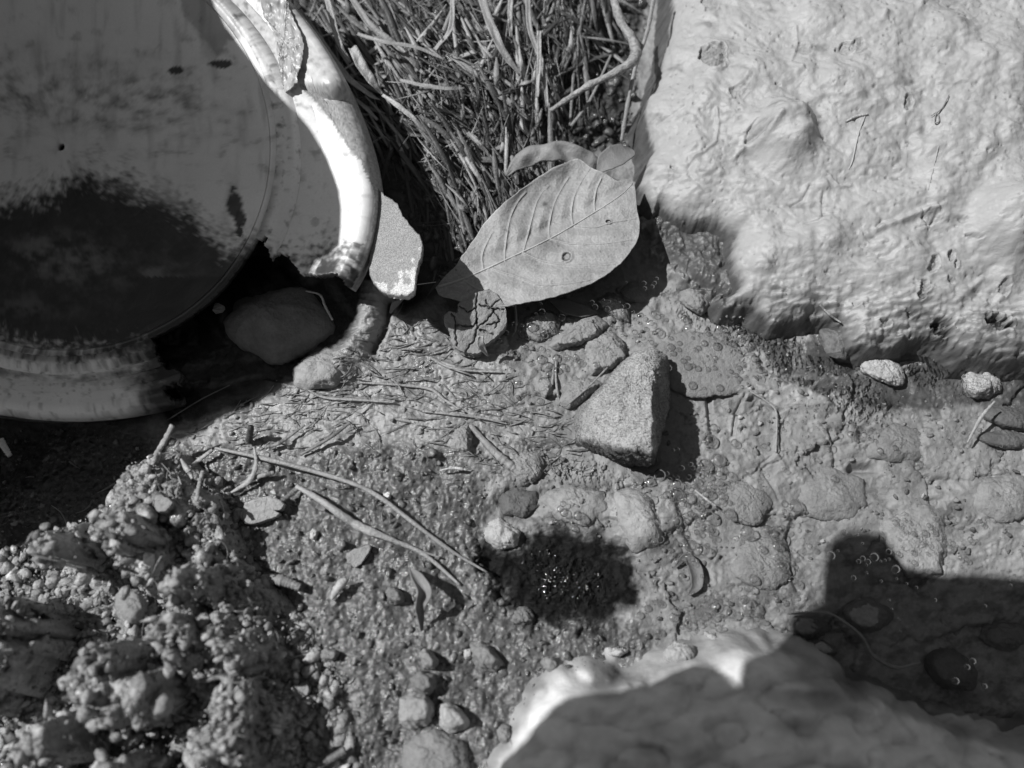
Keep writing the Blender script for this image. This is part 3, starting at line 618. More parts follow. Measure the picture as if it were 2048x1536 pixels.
# the pyramid rock in the middle
cr = p3([(1246, 717, -.006), (1278, 701, -.004), (1304, 702, -.004), (1328, 715, -.006), (1340, 735, -.006), (1345, 785, -.006), (1328, 830, -.006), (1312, 920, -.006), (1284, 933, -.006), (1235, 932, -.006), (1190, 912, -.006), (1150, 890, -.006), (1150, 820, -.006), (1185, 775, -.006),
         (1160, 858, .006), (1163, 880, .008), (1200, 800, .013), (1172, 850, .013), (1268, 712, .012), (1305, 706, .012), (1326, 722, .008), (1334, 770, .005), (1324, 812, .002), (1308, 735, .022), (1285, 722, .020), (1298, 800, .031), (1302, 870, .029), (1215, 870, .021), (1255, 890, .026), (1300, 900, .024), (1306, 915, .012), (1228, 790, .022), (1252, 920, .006)])
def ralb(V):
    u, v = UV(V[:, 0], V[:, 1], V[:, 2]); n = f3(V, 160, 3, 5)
    a = .56+.13*n; return a*(1-.72*ss(872, 890, v+16*n-.16*(u-1160)))*(1-.35*ss(.009, .003, V[:, 2]))*(1-.3*ss(1302, 1318, u))  # muddy base; wet bottom face and right side painted darker as turned from sun
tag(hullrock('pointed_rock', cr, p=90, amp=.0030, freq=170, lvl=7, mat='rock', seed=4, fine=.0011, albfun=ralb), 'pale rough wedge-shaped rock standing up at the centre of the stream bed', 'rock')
S = [  # name, outline, z0, h, kwargs, label, category
 ('stone', [(1100, 690), (1112, 672), (1130, 664), (1165, 640), (1190, 633), (1206, 650), (1200, 668), (1180, 682), (1150, 692), (1118, 696)], -.002, .009, dict(alb=.24, p=14, inset=.7), 'blocky mud-coated stone with a flat slanted top, left above the pointed rock'),
 ('stone', [(1170, 690), (1190, 672), (1225, 668), (1245, 690), (1252, 712), (1225, 735), (1185, 746), (1178, 720)], -.003, .007, dict(alb=.24, p=10, inset=.75), 'squarish grey stone touching the upper left side of the pointed rock'),
 ('stone', [(1125, 775), (1150, 755), (1180, 755), (1200, 768), (1170, 800), (1140, 815), (1120, 805)], -.003, .0055, dict(alb=.22, p=10), 'low wedge stone tucked against the left foot of the pointed rock'),
 ('stone', ell(1092, 776, 14, 19, 5, seed=2), -.002, .006, dict(alb=.23, p=5), 'small rounded stone left of the low wedge stone'),
 ('stone', [(1238, 580), (1260, 564), (1285, 568), (1302, 588), (1296, 608), (1268, 608), (1245, 600)], -.004, .005, dict(alb=.23, p=6), 'smooth oval pebble below the right edge of the big leaf'),
 ('stone', [(1190, 600), (1215, 584), (1240, 592), (1262, 620), (1262, 650), (1225, 640), (1200, 620)], -.005, .007, dict(alb=.23, p=6, amp=.0014), 'bubble-covered lumpy stone just left of the oval pebble'),
 ('stone', [(1040, 650), (1060, 628), (1095, 622), (1118, 640), (1112, 665), (1080, 680), (1050, 672)], -.002, .006, dict(alb=.22, p=6, amp=.0016), 'rough stone covered in bubbles right of the cracked mud flake'),
 ('stone', [(1310, 720), (1320, 690), (1350, 672), (1400, 665), (1455, 690), (1495, 715), (1512, 745), (1500, 775), (1440, 790), (1380, 790), (1340, 770)], -.007, .0018, dict(alb=.22, p=7, inset=.85), 'broad flat sunken slab dotted with bubbles right of the pointed rock'),
 ('stone', [(1010, 930), (1030, 905), (1070, 898), (1095, 915), (1095, 950), (1070, 975), (1030, 970)], -.003, .0065, dict(alb=.21, p=6, amp=.0012), 'rounded muddy stone below and left of the pointed rock'),
 ('stone', [(905, 890), (912, 862), (935, 852), (942, 880), (940, 905), (918, 905)], -.001, .0055, dict(alb=.22, p=12), 'small upright mud-covered stone among the silty roots'),
 ('stone', ell(1492, 1005, 58, 46, 10, seed=5), -.006, .0055, dict(alb=.23, p=5), 'rounded sunken stone, upper of the two in the bubbly shallows'),
 ('stone', ell(1526, 1130, 66, 58, 5, seed=6), -.007, .0062, dict(alb=.23, p=5), 'rounded sunken stone, lower of the two in the bubbly shallows'),
 ('stone', [(1795, 1040), (1815, 1018), (1860, 1015), (1884, 1030), (1886, 1100), (1880, 1145), (1820, 1150), (1790, 1110), (1760, 1060)], -.009, .0065, dict(alb=.30, p=7, inset=.85), 'pale square sunken stone half covered by the round shadow'),
 ('stone', [(1705, 712), (1722, 700), (1752, 702), (1790, 722), (1808, 738), (1812, 765), (1800, 778), (1770, 772), (1735, 760), (1712, 745)], -.003, .010, dict(alb=.40, p=6, seed=3), 'smooth pale egg-shaped stone sitting in water under the pale boulder'),
 ('stone', [(1926, 752), (1940, 742), (1975, 744), (1998, 758), (1998, 778), (1975, 792), (1945, 795), (1928, 778)], -.003, .011, dict(alb=.60, p=6, mat='rock'), 'small whitish stone in dark water at the right edge'),
 ('stone', ell(2015, 838, 60, 26, 14, seed=8, jit=.02), -.006, .010, dict(alb=.13, p=4, amp=.0002), 'dark smooth oval stone, upper of the pair at the right edge'),
 ('stone', ell(2010, 880, 70, 20, 6, seed=9, jit=.02), -.008, .007, dict(alb=.13, p=4, amp=.0002), 'dark smooth elongated stone, lower of the pair at the right edge'),
 ('stone', [(1640, 660), (1690, 650), (1705, 690), (1690, 720), (1650, 700)], -.002, .006, dict(alb=.15, p=5), 'wet dark mound of stone at the waterline under the pale boulder'),
 ('stone', ell(1612, 1252, 48, 34, 5, seed=11), -.010, .014, dict(alb=.14, p=5), 'rounded wet stone with a light patch at the shadow edge above the smooth rock'),
 ('stone', ell(1732, 1232, 56, 36, 8, seed=12), -.012, .014, dict(alb=.2, p=4, amp=.0003), 'smooth dark sunken dome-shaped stone in the shaded water'),
 ('stone', ell(1905, 1338, 64, 42, 22, seed=13), -.012, .020, dict(alb=.16, p=4, amp=.0004), 'rounded out-of-focus stone in shaded water near the right edge'),
 ('stone', ell(1640, 1296, 32, 18, 15, seed=14), .0, .016, dict(alb=.20, p=5), 'small shaded stone resting against the top edge of the smooth rock'),
 ('stone', ell(2010, 1270, 50, 25, 10, seed=17), -.013, .008, dict(alb=.17, p=4), 'faint dark sunken stone in the shaded water at the right edge'),
 ('stone', [(452, 640), (480, 606), (530, 590), (580, 580), (620, 590), (648, 625), (656, 655), (630, 690), (590, 715), (540, 725), (490, 700), (460, 670)], -.004, .016, dict(alb=.16, p=6, amp=.0006), 'dark shaded stone lying where the pot wall is broken away'),
 ('stone', [(590, 735), (620, 715), (650, 700), (680, 712), (692, 745), (670, 770), (620, 780), (595, 765)], .0, .009, dict(alb=.26, p=6), 'wet mud-filmed stone on the sunlit side of the shadow below the pot'),
 ('stone', ell(437, 618, 9, 9, 0, seed=19), .002, .004, dict(alb=.5, p=4), 'tiny light pebble in the dark water beside the shaded stone'),
 ('stone', [(970, 1050), (1000, 1038), (1040, 1060), (1035, 1090), (1000, 1100), (975, 1080)], -.001, .007, dict(alb=.38, p=5, coat=0) if 0 else dict(alb=.36, p=5), 'glossy light pebble on the rim of the wet dark hollow'),
 ('stone', [(803, 1400), (825, 1388), (852, 1388), (868, 1410), (862, 1445), (830, 1456), (802, 1445)], .010, .013, dict(alb=.30, p=16), 'angular grey stone at the bottom, left of a pair'),
 ('stone', [(872, 1410), (890, 1400), (920, 1415), (942, 1440), (938, 1458), (900, 1466), (878, 1450)], .009, .013, dict(alb=.38, p=12), 'lighter rounded stone at the bottom, right of a pair'),
 ('stone', [(822, 1358), (840, 1340), (868, 1350), (870, 1378), (848, 1388), (828, 1378)], .011, .011, dict(alb=.17, p=7), 'brownish wet stone just above the angular grey stone'),
 ('stone', [(838, 1310), (850, 1300), (872, 1320), (868, 1338), (848, 1335)], .011, .010, dict(alb=.24, p=7), 'small tilted stone above the brownish wet stone'),
 ('stone', [(942, 1290), (960, 1282), (978, 1292), (985, 1310), (1002, 1322), (990, 1340), (960, 1338), (945, 1312)], .006, .010, dict(alb=.20, p=12), 'broken-edged stone with a shadow on its right, above the light pair'),
 ('stone', ell(937, 1308, 8, 10, 0, seed=30), .007, .006, dict(alb=.45, p=4), 'tiny white pebble touching the broken-edged stone'),
 ('stone', [(810, 1490), (860, 1460), (920, 1480), (940, 1530), (900, 1580), (820, 1570)], .009, .008, dict(alb=.2, p=7), 'flat muddy stone at the bottom edge of the picture'),
 ('stone', ell(1425, 1275, 22, 9, 25, seed=33), .004, .008, dict(alb=.42, p=5), 'pale elongated pebble just above the smooth rock'),
 ('stone', ell(1235, 1306, 24, 12, -10, seed=34), .002, .009, dict(alb=.42, p=5), 'pale flat pebble above the left part of the smooth rock'),
 ('stone', [(1325, 1300), (1350, 1282), (1385, 1290), (1395, 1315), (1360, 1335), (1330, 1325)], .003, .010, dict(alb=.36, p=7), 'pale broken pebble wedged behind the smooth rock'),
 ('stone', ell(775, 992, 8, 7, 0, seed=35), .009, .004, dict(alb=.6, p=4), 'tiny white pebble above the long straw'),
 ('stone', ell(487, 1030, 8, 11, 30, seed=36), .011, .005, dict(alb=.6, p=4), 'tiny white pebble beside the flat light chip'),
 ('stone', ell(628, 1068, 6, 9, 20, seed=37), .011, .004, dict(alb=.5, p=4), 'tiny light pebble between the chip and the thick straw'),
 ('stone', ell(288, 1030, 32, 24, 10, seed=38), .030, .012, dict(alb=.2, p=6, amp=.0014, mat='soil'), 'rounded muddy lump on top of the clod, left of two'),
 ('stone', ell(356, 1030, 25, 28, 0, seed=39), .032, .014, dict(alb=.2, p=7, amp=.0012, mat='soil'), 'rounded muddy lump on top of the clod, right of two'),
 ('stone', ell(322, 1408, 33, 34, 20, seed=40), .048, .014, dict(alb=.26, p=7, amp=.0008), 'smooth light stone on the clod near the bottom left, out of focus'),
 ('stone', ell(285, 1372, 26, 28, 0, seed=41), .042, .010, dict(alb=.2, p=6), 'greyer stone behind the smooth light stone on the clod'),
 ('stone', ell(267, 1215, 36, 42, 15, seed=42), .044, .016, dict(alb=.24, p=8, amp=.0018), 'smooth-faced lump in the middle of the clod'),
 ('stone', [(1225, 982), (1258, 970), (1300, 988), (1326, 1040), (1322, 1088), (1292, 1110), (1262, 1108), (1240, 1062), (1228, 1020)], 0, .010, dict(alb=.30, p=6), 'tall wet smooth stone curving round the right of the dark hollow'),
 ('stone', [(1085, 1000), (1110, 978), (1160, 972), (1205, 985), (1218, 1020), (1180, 1045), (1120, 1040)], 0, .005, dict(alb=.25, p=6), 'broad wet stone just above the dark hollow'),
 ('stone', [(1000, 990), (1030, 975), (1070, 985), (1075, 1015), (1045, 1035), (1010, 1025)], 0, .004, dict(alb=.12, p=6), 'dark wet stone above the glossy light pebble'),
 ('stone', ell(1390, 600, 30, 22, 20, seed=51), 0, .006, dict(alb=.2, p=6), 'muddy stone at the foot of the wet flank of the pale boulder'),
 ('stone', [(1600, 960), (1660, 940), (1720, 960), (1730, 1010), (1680, 1040), (1620, 1030), (1590, 1000)], 0, .005, dict(alb=.24, p=7), 'flat sunken stone in the middle of the right-hand shallows'),
 ('stone', [(1730, 880), (1790, 850), (1850, 870), (1860, 910), (1800, 925), (1740, 915)], 0, .005, dict(alb=.22, p=7), 'flat sunken ledge stone over a dark shadow gap at the right'),
 ('stone', [(1950, 960), (2020, 950), (2070, 970), (2070, 1030), (2000, 1040), (1940, 1010)], 0, .005, dict(alb=.25, p=7), 'flat sunken slab cut off by the right edge of the picture'),
 ('stone', ell(1100, 1330, 20, 16, 30, seed=52), 0, .008, dict(alb=.22, p=6), 'wet pebble beside the left end of the smooth rock'),
 ('stone', ell(1045, 1235, 22, 18, 10, seed=53), 0, .007, dict(alb=.16, p=6), 'dark wet pebble below the dark hollow'),
 ('stone', ell(660, 1310, 20, 15, 10, seed=54), 0, .008, dict(alb=.2, p=7), 'small muddy stone in the soil below the seed husk'),
 ('stone', ell(1010, 1470, 24, 18, 60, seed=55), 0, .009, dict(alb=.2, p=7), 'small muddy stone beside the lower left edge of the smooth rock'),
 ('stone', ell(790, 1192, 19, 15, 30, seed=43), .009, .009, dict(alb=.17, p=4), 'round brown nodule left of the curled leaf'),
]
for i, (nm, o, z0, h, k, lab) in enumerate(S):
    k['p'] = 9 if any(q in lab for q in ('smooth', 'ounded', 'oval')) else 14+k.get('p', 8)*3; k['alb'] = k['alb']*(1.15 if k['alb'] < .3 and not lab.startswith(('dark', 'smooth dark', 'faint')) else 1.1); k['amp'] = max(k.get('amp', 0), float(.0009) if 'oval' in lab or 'dome' in lab else .0024); k.setdefault('fine', .0009); k.setdefault('seed', 20+i); k.setdefault('lvl', 5 if i > 13 else 6)
    tag(pebble(nm, o, z0, h, **k), lab, 'pebble' if 'pebble' in lab else 'stone')
# chips lying on the soil
for nm, o, off, a, lab in [
    ('stone_chip', [(483, 1035), (492, 1005), (520, 996), (545, 993), (568, 1006), (565, 1018), (548, 1020), (560, 1030), (520, 1045), (495, 1048)], .003, .34, 'flat light stone chip lying on the gritty soil below the straws'),
    ('stone_chip', [(692, 1112), (708, 1098), (742, 1090), (735, 1110), (716, 1134), (700, 1130)], .003, .30, 'flat light chip between the thick straw and the seed husk'),
    ('stone_chip', [(580, 1376), (612, 1368), (618, 1385), (600, 1398), (584, 1392)], .004, .30, 'pale flat chip in the crumbly soil near the bottom'),
    ('stone_chip', [(310, 995), (325, 990), (345, 1005), (330, 1022), (312, 1020)], .012, .3, 'small grey chip leaning between the two muddy lumps')]:
    c = np.array(o, float).mean(0); zc = float(on(c[0], c[1], off)[2])
    tag(flat_piece(nm, o, lambda u, v, zc=zc: zc-.00002*(v-c[1]), .0035, 'stone', lambda u, v, a=a: a*(1+.15*fbm(u/12., v/12., 3, 8)), seed=int(c[0]), jag=3, n=90, rings=16), lab, 'stone chip')

# cracked mud flake in front of the leaf
flo = [(888, 640), (896, 622), (912, 628), (918, 606), (932, 600), (945, 588), (965, 582), (982, 580), (996, 592), (1010, 612), (1014, 632), (1010, 655), (998, 668), (985, 680), (972, 688), (958, 706), (930, 705), (905, 690), (900, 665)]
cracks = [[(905, 628), (913, 645), (910, 665), (915, 690)], [(890, 665), (905, 690)], [(913, 650), (930, 652), (948, 655), (955, 640)], [(955, 585), (952, 620), (955, 655)], [(955, 655), (950, 680), (930, 706)], [(955, 655), (975, 640), (990, 620)], [(960, 610), (985, 618), (1008, 620)],
          [(970, 600), (980, 615), (1000, 600)], [(920, 612), (935, 625), (950, 618)], [(975, 650), (1000, 645)], [(960, 660), (985, 668)], [(985, 618), (1000, 640), (990, 655)]]
def flz(u, v):
    z = .013-.00006*(v-640)+.0008*fbm(u/30., v/30., 3, 61)
    for c in cracks: z = z-.0019*stroke(u+3*gn(u/9., v/9., 3), v+3*gn(u/8., v/8., 5), c, 1.5)
    return z
tag(flat_piece('mud_flake', flo, flz, .005, 'stone', lambda u, v: .255+.0*u, n=260, rings=110, seed=5, jag=3), 'dried mud flake split by cracks, leaning on the tip of the big leaf', 'mud flake')

# ------------------------------------------------------------------ leaves
leaf = bpy.data.objects.new('fallen_leaf', None); COL.objects.link(leaf); tag(leaf, 'large oval fallen leaf with clear veins lying beside the pale boulder', 'leaf')
mid = [(871, 575), (928, 557), (1010, 520), (1100, 477), (1180, 430), (1240, 391), (1268, 364)]
upo = [(871, 575), (890, 552), (912, 530), (928, 506), (946, 482), (980, 432), (1032, 388), (1066, 362), (1097, 341), (1131, 325), (1157, 318), (1180, 334), (1209, 347), (1235, 361), (1258, 358), (1268, 364)]
loo = [(871, 575), (880, 590), (905, 598), (935, 606), (975, 612), (1017, 611), (1060, 603), (1097, 596), (1162, 575), (1215, 547), (1254, 513), (1274, 480), (1280, 452), (1274, 419), (1271, 385), (1268, 364)]
NS, NT = 420, 120
Mi, Up, Lo = spline(mid, NS), spline(upo, NS), spline(loo, NS)
for E_, sd in ((Up, 3), (Lo, 8)):
    E_ += (2.2*fbm(E_[:, :1]/26., E_[:, 1:]/26., 4, sd, .6)-2.5*np.maximum(0, gn(E_[:, :1]/38., E_[:, 1:]/38., sd+5)-.35))*np.sin(np.linspace(0, math.pi, NS))[:, None]**.4
def leafz(u, v):
    t = (u-871)/400.
    z = .010+.006*ss(0, .5, t)+.004*ss(.5, 1, t)
    d = ((v-575)+(u-871)*.53)/115.        # across: negative above the midrib
    z = z+.0045*np.clip(-d, 0, 1.3)**1.3*ss(.05, .4, t)*1.0+.003*np.clip(d, 0, 1.2)*ss(.1, .9, t)-.0012*np.exp(-(d/.12)**2)
    z = z+.0012*np.sin(t*26+d*1.5)*np.clip(-d, 0, 1)+.0010*fbm(u/60., v/60., 3, 71)
    z = z-.006*blob(u, v, 1090, 370, 80, 40, -30)*1.0
    return z
VE = [[(967, 540), (965, 510), (978, 478), (985, 465)], [(1010, 522), (1011, 495), (1020, 440), (1035, 405), (1052, 385)], [(1047, 503), (1056, 470), (1072, 410), (1085, 385), (1098, 372)], [(1099, 477), (1099, 450), (1108, 410), (1125, 375), (1138, 355)],
      [(1146, 450), (1143, 425), (1150, 390), (1165, 360), (1180, 337)], [(1190, 420), (1189, 405), (1193, 380), (1203, 357)],
      [(985, 538), (1030, 552), (1080, 570), (1130, 568), (1180, 560)], [(1045, 505), (1085, 522), (1130, 530), (1180, 532), (1230, 528)], [(1100, 478), (1145, 488), (1200, 488), (1262, 480)], [(1150, 452), (1190, 455), (1225, 445), (1270, 438)], [(928, 560), (950, 575), (985, 590), (1030, 602)]]
u = np.zeros((NS, 2*NT-1)); v = u.copy()
for j in range(2*NT-1):
    t = (j-(NT-1))/(NT-1); E_ = Up if t < 0 else Lo; q = Mi+(E_-Mi)*abs(t); u[:, j] = q[:, 0]; v[:, j] = q[:, 1]
wob = 1.5*fbm(u/16., v/16., 3, 77); z = leafz(u, v)
vm = np.zeros(u.shape)
for ve in VE: vm = np.maximum(vm, stroke(u, v, spline(ve, 14), 2.2))
netv = ridged(u/11., v/11., 2, 79)
z = z-.0006*np.maximum(0, 1-vm)*0+.0004*vm+.00012*netv+.0009*vm*0
puff = np.zeros(u.shape)
for ve in VE: puff = np.maximum(puff, stroke(u, v, spline(ve, 14), 16))
z = z-.0011*puff
A = .325+.05*fbm(u/70., v/70., 4, 73)-.05*ss(.1, .5, fbm(u/35., v/35., 5, 75))
A = A*(1-.30*blob(u, v, 1090, 495, 55, 18, -25))*(1-.28*blob(u, v, 1100, 365, 60, 30, -40))*(1-.22*blob(u, v, 1190, 540, 60, 25, -30))*(1-.15*ss(.3, .8, fbm(u/22., v/22., 3, 74)))
A = A*(1-.16*ss(.86, .6, netv))*(1-.35*ss(.28, .5, fbm(u/15., v/15., 4, 78, .6)))+.03*vm
edged = np.abs(np.linspace(-1, 1, 2*NT-1))[None, :]*np.ones((NS, 1)); A = A+.12*(edged > .975)*(v < Mi[:, 1:2])
holes = [(1133, 513, 10, 9, -40), (1217, 443, 6, 4, 0)]
keep = np.ones(u.shape, bool)
for (a, b, r1, r2, an) in holes:
    c, s = math.cos(math.radians(an)), math.sin(math.radians(an)); e = np.hypot(((u-a)*c+(v-b)*s)/r1, (-(u-a)*s+(v-b)*c)/r2)+.2*fbm(u/6., v/6., 2, 3)
    A = np.where(e < 1.0, A*.45, A); A = np.where(e < .62, A*1.9, A); z = z-.0006*(e < .7); z = z+.0006*np.exp(-((e-1.1)/.3)**2)
for (a, b, r) in [(1091, 408, 5), (1016, 463, 4), (912, 540, 2)]: A = A*(1-.7*blob(u, v, a, b, r))
x, y = P(u, v, z); LV = np.stack([x, y, z], -1).reshape(-1, 3); LF = gridfaces(NS, 2*NT-1, keep); LV2, LF2, LA = compact(LV, LF, A.ravel())
lb = mesh('blade', LV2, LF2, 'leaf', np.clip(LA, .03, .7), parent=leaf); md = lb.modifiers.new('t', 'SOLIDIFY'); md.thickness = .0006; md.offset = -1
LU, LVv, LZ = u, v, z
def tube(pts, rad, n=8, cap=True, flat=1.0):
    pts = np.asarray(pts, float); m = len(pts); rad = np.broadcast_to(rad, (m,))
    T = np.gradient(pts, axis=0); T /= np.linalg.norm(T, axis=1, keepdims=True)+1e-12
    up = np.array([0, 0, 1.]); Sd = np.cross(T, up); bad = np.linalg.norm(Sd, axis=1) < .05; Sd[bad] = np.cross(T[bad], [1, 0, 0]); Sd /= np.linalg.norm(Sd, axis=1, keepdims=True); N = np.cross(Sd, T)
    a = np.linspace(0, 2*math.pi, n, endpoint=False)
    R = pts[:, None]+rad[:, None, None]*(np.cos(a)[None, :, None]*Sd[:, None]+flat*np.sin(a)[None, :, None]*N[:, None])
    Vv = R.reshape(-1, 3); F = [tuple(f) for f in gridfaces(m, n, wrap=True)[:, ::-1].tolist()]
    F = [tuple(int(i) for i in f) for f in F]; F.append(tuple(range(n))); F.append(tuple(range((m-1)*n+n-1, (m-1)*n-1, -1)))
    return Vv, F
def on_leaf(pts, off=.0004):
    out = []
    for (a, b) in pts:
        k = np.argmin((LU-a)**2+(LVv-b)**2); zz = LZ.ravel()[k]+off; xx, yy = P(a, b, zz); out.append((float(xx), float(yy), zz))
    return np.array(out)
q = on_leaf(spline(mid, 60)[1:-1], .0002); Vv, F = tube(q, np.linspace(.0006, .0002, len(q)), 8); mesh('midrib', Vv, F, 'leaf', .42, parent=leaf)
for ve in VE:
    q = on_leaf(spline(ve, 22), .00005); Vv, F = tube(q, np.linspace(.00026, .0001, len(q)), 6); mesh('vein', Vv, F, 'leaf', .37, parent=leaf)

def ribbon(name, pts, widths, mat, alb, off=None, z=None, curl=.3, twist=0, n=40, m=9, thick=.0005, seed=0, parent=None, wavy=0.0):
    """strap with real curl across it; pts in photo units, z heights or off above ground"""
    pp = spline(pts, n); wv = np.interp(np.linspace(0, 1, n), np.linspace(0, 1, len(widths)), widths)*PXM
    if z is None:
        offs = np.interp(np.linspace(0, 1, n), np.linspace(0, 1, len(off)), off) if hasattr(off, '__len__') else np.full(n, off)
        C = on(pp[:, 0], pp[:, 1], offs); C[:, 2] = np.convolve(np.pad(C[:, 2], 4, mode='edge'), np.ones(9)/9, 'valid'); x, y = P(pp[:, 0], pp[:, 1], C[:, 2]); C[:, 0] = x; C[:, 1] = y
    else:
        zz = np.interp(np.linspace(0, 1, n), np.linspace(0, 1, len(z)), z); C = P3(pp[:, 0], pp[:, 1], 0); x, y = P(pp[:, 0], pp[:, 1], zz); C = np.stack([x, y, zz], -1)
    T = np.gradient(C, axis=0); T /= np.linalg.norm(T, axis=1, keepdims=True)+1e-12
    Sd = np.cross(T, [0, 0, 1.]); Sd /= np.linalg.norm(Sd, axis=1, keepdims=True)+1e-9; N = np.cross(Sd, T)
    tw = np.linspace(0, twist, n)[:, None, None]; s = np.linspace(-1, 1, m)[None, :, None]
    ex = np.cos(tw)*Sd[:, None]+np.sin(tw)*N[:, None]; ey = -np.sin(tw)*Sd[:, None]+np.cos(tw)*N[:, None]
    W = wv[:, None, None]*.5; R = C[:, None]+s*W*ex+(s*s*curl)*W*ey
    if wavy: R = R+ey*W*wavy*gn(np.linspace(0, 6, n)[:, None]+seed, np.linspace(0, 2, m)[None, :]+0*np.zeros((n, 1)), seed)[..., None]
    o = mesh(name, R.reshape(-1, 3), gridfaces(n, m), mat, alb, parent=parent)
    md = o.modifiers.new('t', 'SOLIDIFY'); md.thickness = thick; md.offset = 0
    return o
tag(ribbon('curled_leaf', [(1012, 352), (1035, 322), (1070, 302), (1110, 296), (1150, 303), (1185, 318), (1215, 335)], [4, 36, 44, 48, 46, 40, 14], 'leaf', .22, z=[.006, .014, .018, .019, .017, .014, .008], curl=-.5, thick=.0008, wavy=.5, seed=3, n=80, m=21), 'muddy crumpled leaf curling behind the top of the big leaf', 'leaf')
tag(ribbon('round_leaf', [(1196, 345), (1212, 326), (1232, 313), (1254, 303), (1262, 298)], [8, 44, 54, 40, 6], 'leaf', .17, z=[.016, .018, .019, .018, .015], curl=.2, n=50, m=17), 'small dark round leaf above the right end of the big leaf', 'leaf')
tag(ribbon('dark_leaf', [(1098, 600), (1130, 612), (1165, 622), (1195, 625)], [4, 34, 30, 4], 'leaf', .09, z=[.001, .002, .002, .001], curl=.1), 'dark sunken leaf half hidden under the lower edge of the big leaf', 'leaf')
tag(ribbon('curled_leaf', [(822, 1138), (836, 1160), (846, 1185), (838, 1215), (842, 1262)], [6, 20, 26, 18, 6], 'leaf', .2, off=[.003, .010, .013, .010, .002], curl=.8, twist=.8, n=60, m=15), 'small tan leaf curled on edge, casting a dark shadow on the gritty soil', 'leaf')
tag(ribbon('curled_leaf', [(1350, 1135), (1372, 1115), (1390, 1140), (1392, 1170), (1378, 1190)], [4, 16, 26, 22, 5], 'leaf', .16, off=.002, curl=.5, n=40, m=11), 'dark folded leaf scrap in the bubbly shallows right of the wet hollow', 'leaf')
tag(ribbon('leaf_scrap', [(948, 690), (962, 672), (962, 690), (976, 712)][1:], [10, 16, 2], 'leaf', .36, z=[.018, .014, .008], curl=.4, n=24), 'thin pale leaf scrap on the lower edge of the cracked flake', 'leaf')
tag(ribbon('leaf_scrap', [(780, 626), (790, 610), (806, 598)], [4, 14, 3], 'leaf', .3, off=.004, curl=.4, n=24), 'small bright leaf scrap in the shade just below the pot shard', 'leaf')
tag(ribbon('leaf_scrap', [(640, 1020), (652, 1000)], [18, 20], 'leaf', .2, off=.004, curl=.3, n=14), 'short brown leaf scrap under the head of the thick straw', 'leaf')

# ------------------------------------------------------------------ straws, stems, twigs
def stem(name, pts, wds, label, cat='stem', off=.001, z=None, alb=.3, n=60, mat='straw', seg=8, rough=.2, group=None):
    pp = spline(pts, n); t = np.linspace(0, 1, n); r = np.interp(t, np.linspace(0, 1, len(wds)), wds)*PXM*.5
    r = r*(1+rough*fbm(t*14+pts[0][0], t*0, 2, 5)*2)
    if z is None:
        o = np.interp(t, np.linspace(0, 1, len(off)), off) if hasattr(off, '__len__') else np.full(n, off)
        C = on(pp[:, 0], pp[:, 1], o+r*.6); zz = np.convolve(np.pad(C[:, 2], 5, mode='edge'), np.ones(11)/11, 'valid')
        zz = np.maximum(zz, C[:, 2]-.0015)
    else: zz = np.interp(t, np.linspace(0, 1, len(z)), z)
    x, y = P(pp[:, 0], pp[:, 1], zz); C = np.stack([x, y, zz], -1)
    Vv, F = tube(C, r, seg, flat=.62 if name in ('straw', 'reed') else 1.0); a = alb*(1+.2*fbm(np.repeat(t, seg)*9, np.tile(np.arange(seg), n)*.8, 3, 4))
    o = mesh(name, Vv, F, mat, np.clip(a, .03, .8))
    if label: tag(o, label, cat, group)
    return o
stem('straw', [(430, 896), (520, 915), (600, 935), (700, 965), (760, 995), (830, 1048), (900, 1100), (975, 1145)], [5, 9, 9, 9, 9, 8, 7, 4], 'long thin straw curving down from the silty bank to the wet hollow', off=[.002, .006, .006, .005, .004, .003, .002, .001], alb=.28)
stem('straw', [(592, 972), (640, 1000), (690, 1035), (730, 1058), (790, 1082), (850, 1110), (920, 1170)], [9, 12, 15, 17, 9, 8, 5], 'thick split straw lying on the gritty soil below the long thin straw', off=[.007, .006, .004, .003, .002, .002, .001], alb=.33)
stem('straw', [(730, 1062), (800, 1088), (880, 1115)], [8, 6, 3], 'thin side fibre branching from the thick straw', off=.002, alb=.27)
stem('straw', [(600, 975), (585, 985), (562, 1005)], [10, 10, 8], 'short dark stalk lying under the upper end of the thick straw', off=.003, alb=.16)
stem('straw', [(345, 850), (330, 880), (312, 910), (305, 930)], [10, 13, 12, 8], 'cut hollow straw standing up out of the clod top', off=[.022, .014, .007, .003], alb=.32)
stem('straw', [(508, 893), (512, 930), (500, 960), (480, 975), (462, 985)], [3, 9, 12, 9, 4], 'pale curved grass blade bending over the silty bank', off=[.006, .007, .005, .004, .002], alb=.34)
stem('straw', [(425, 900), (405, 915), (383, 932)], [8, 9, 9], 'short pale stalk on the sandy patch by the clod', off=.005, alb=.34)
stem('straw', [(405, 943), (398, 970), (393, 1002)], [8, 8, 8], 'short upright stalk at the right side of the clod top', off=[.010, .008, .004], alb=.32)
stem('root', [(362, 918), (372, 935), (380, 945), (385, 958)], [4, 11, 10, 6], 'small pale hooked root beside the short stalk', 'root', off=.008, alb=.36)
stem('straw', [(548, 945), (510, 955), (480, 968)], [8, 11, 5], 'flat pale blade fragment under the curved grass blade', off=.003, alb=.27)
stem('straw', [(700, 845), (660, 875), (600, 910)], [6, 8, 6], 'straight muddy twig rising from the silty bank', off=[.006, .004, .002], alb=.16)
stem('straw', [(610, 850), (560, 885), (530, 895)], [4, 8, 7], 'muddy reed end beside the small stub', off=.003, alb=.2)
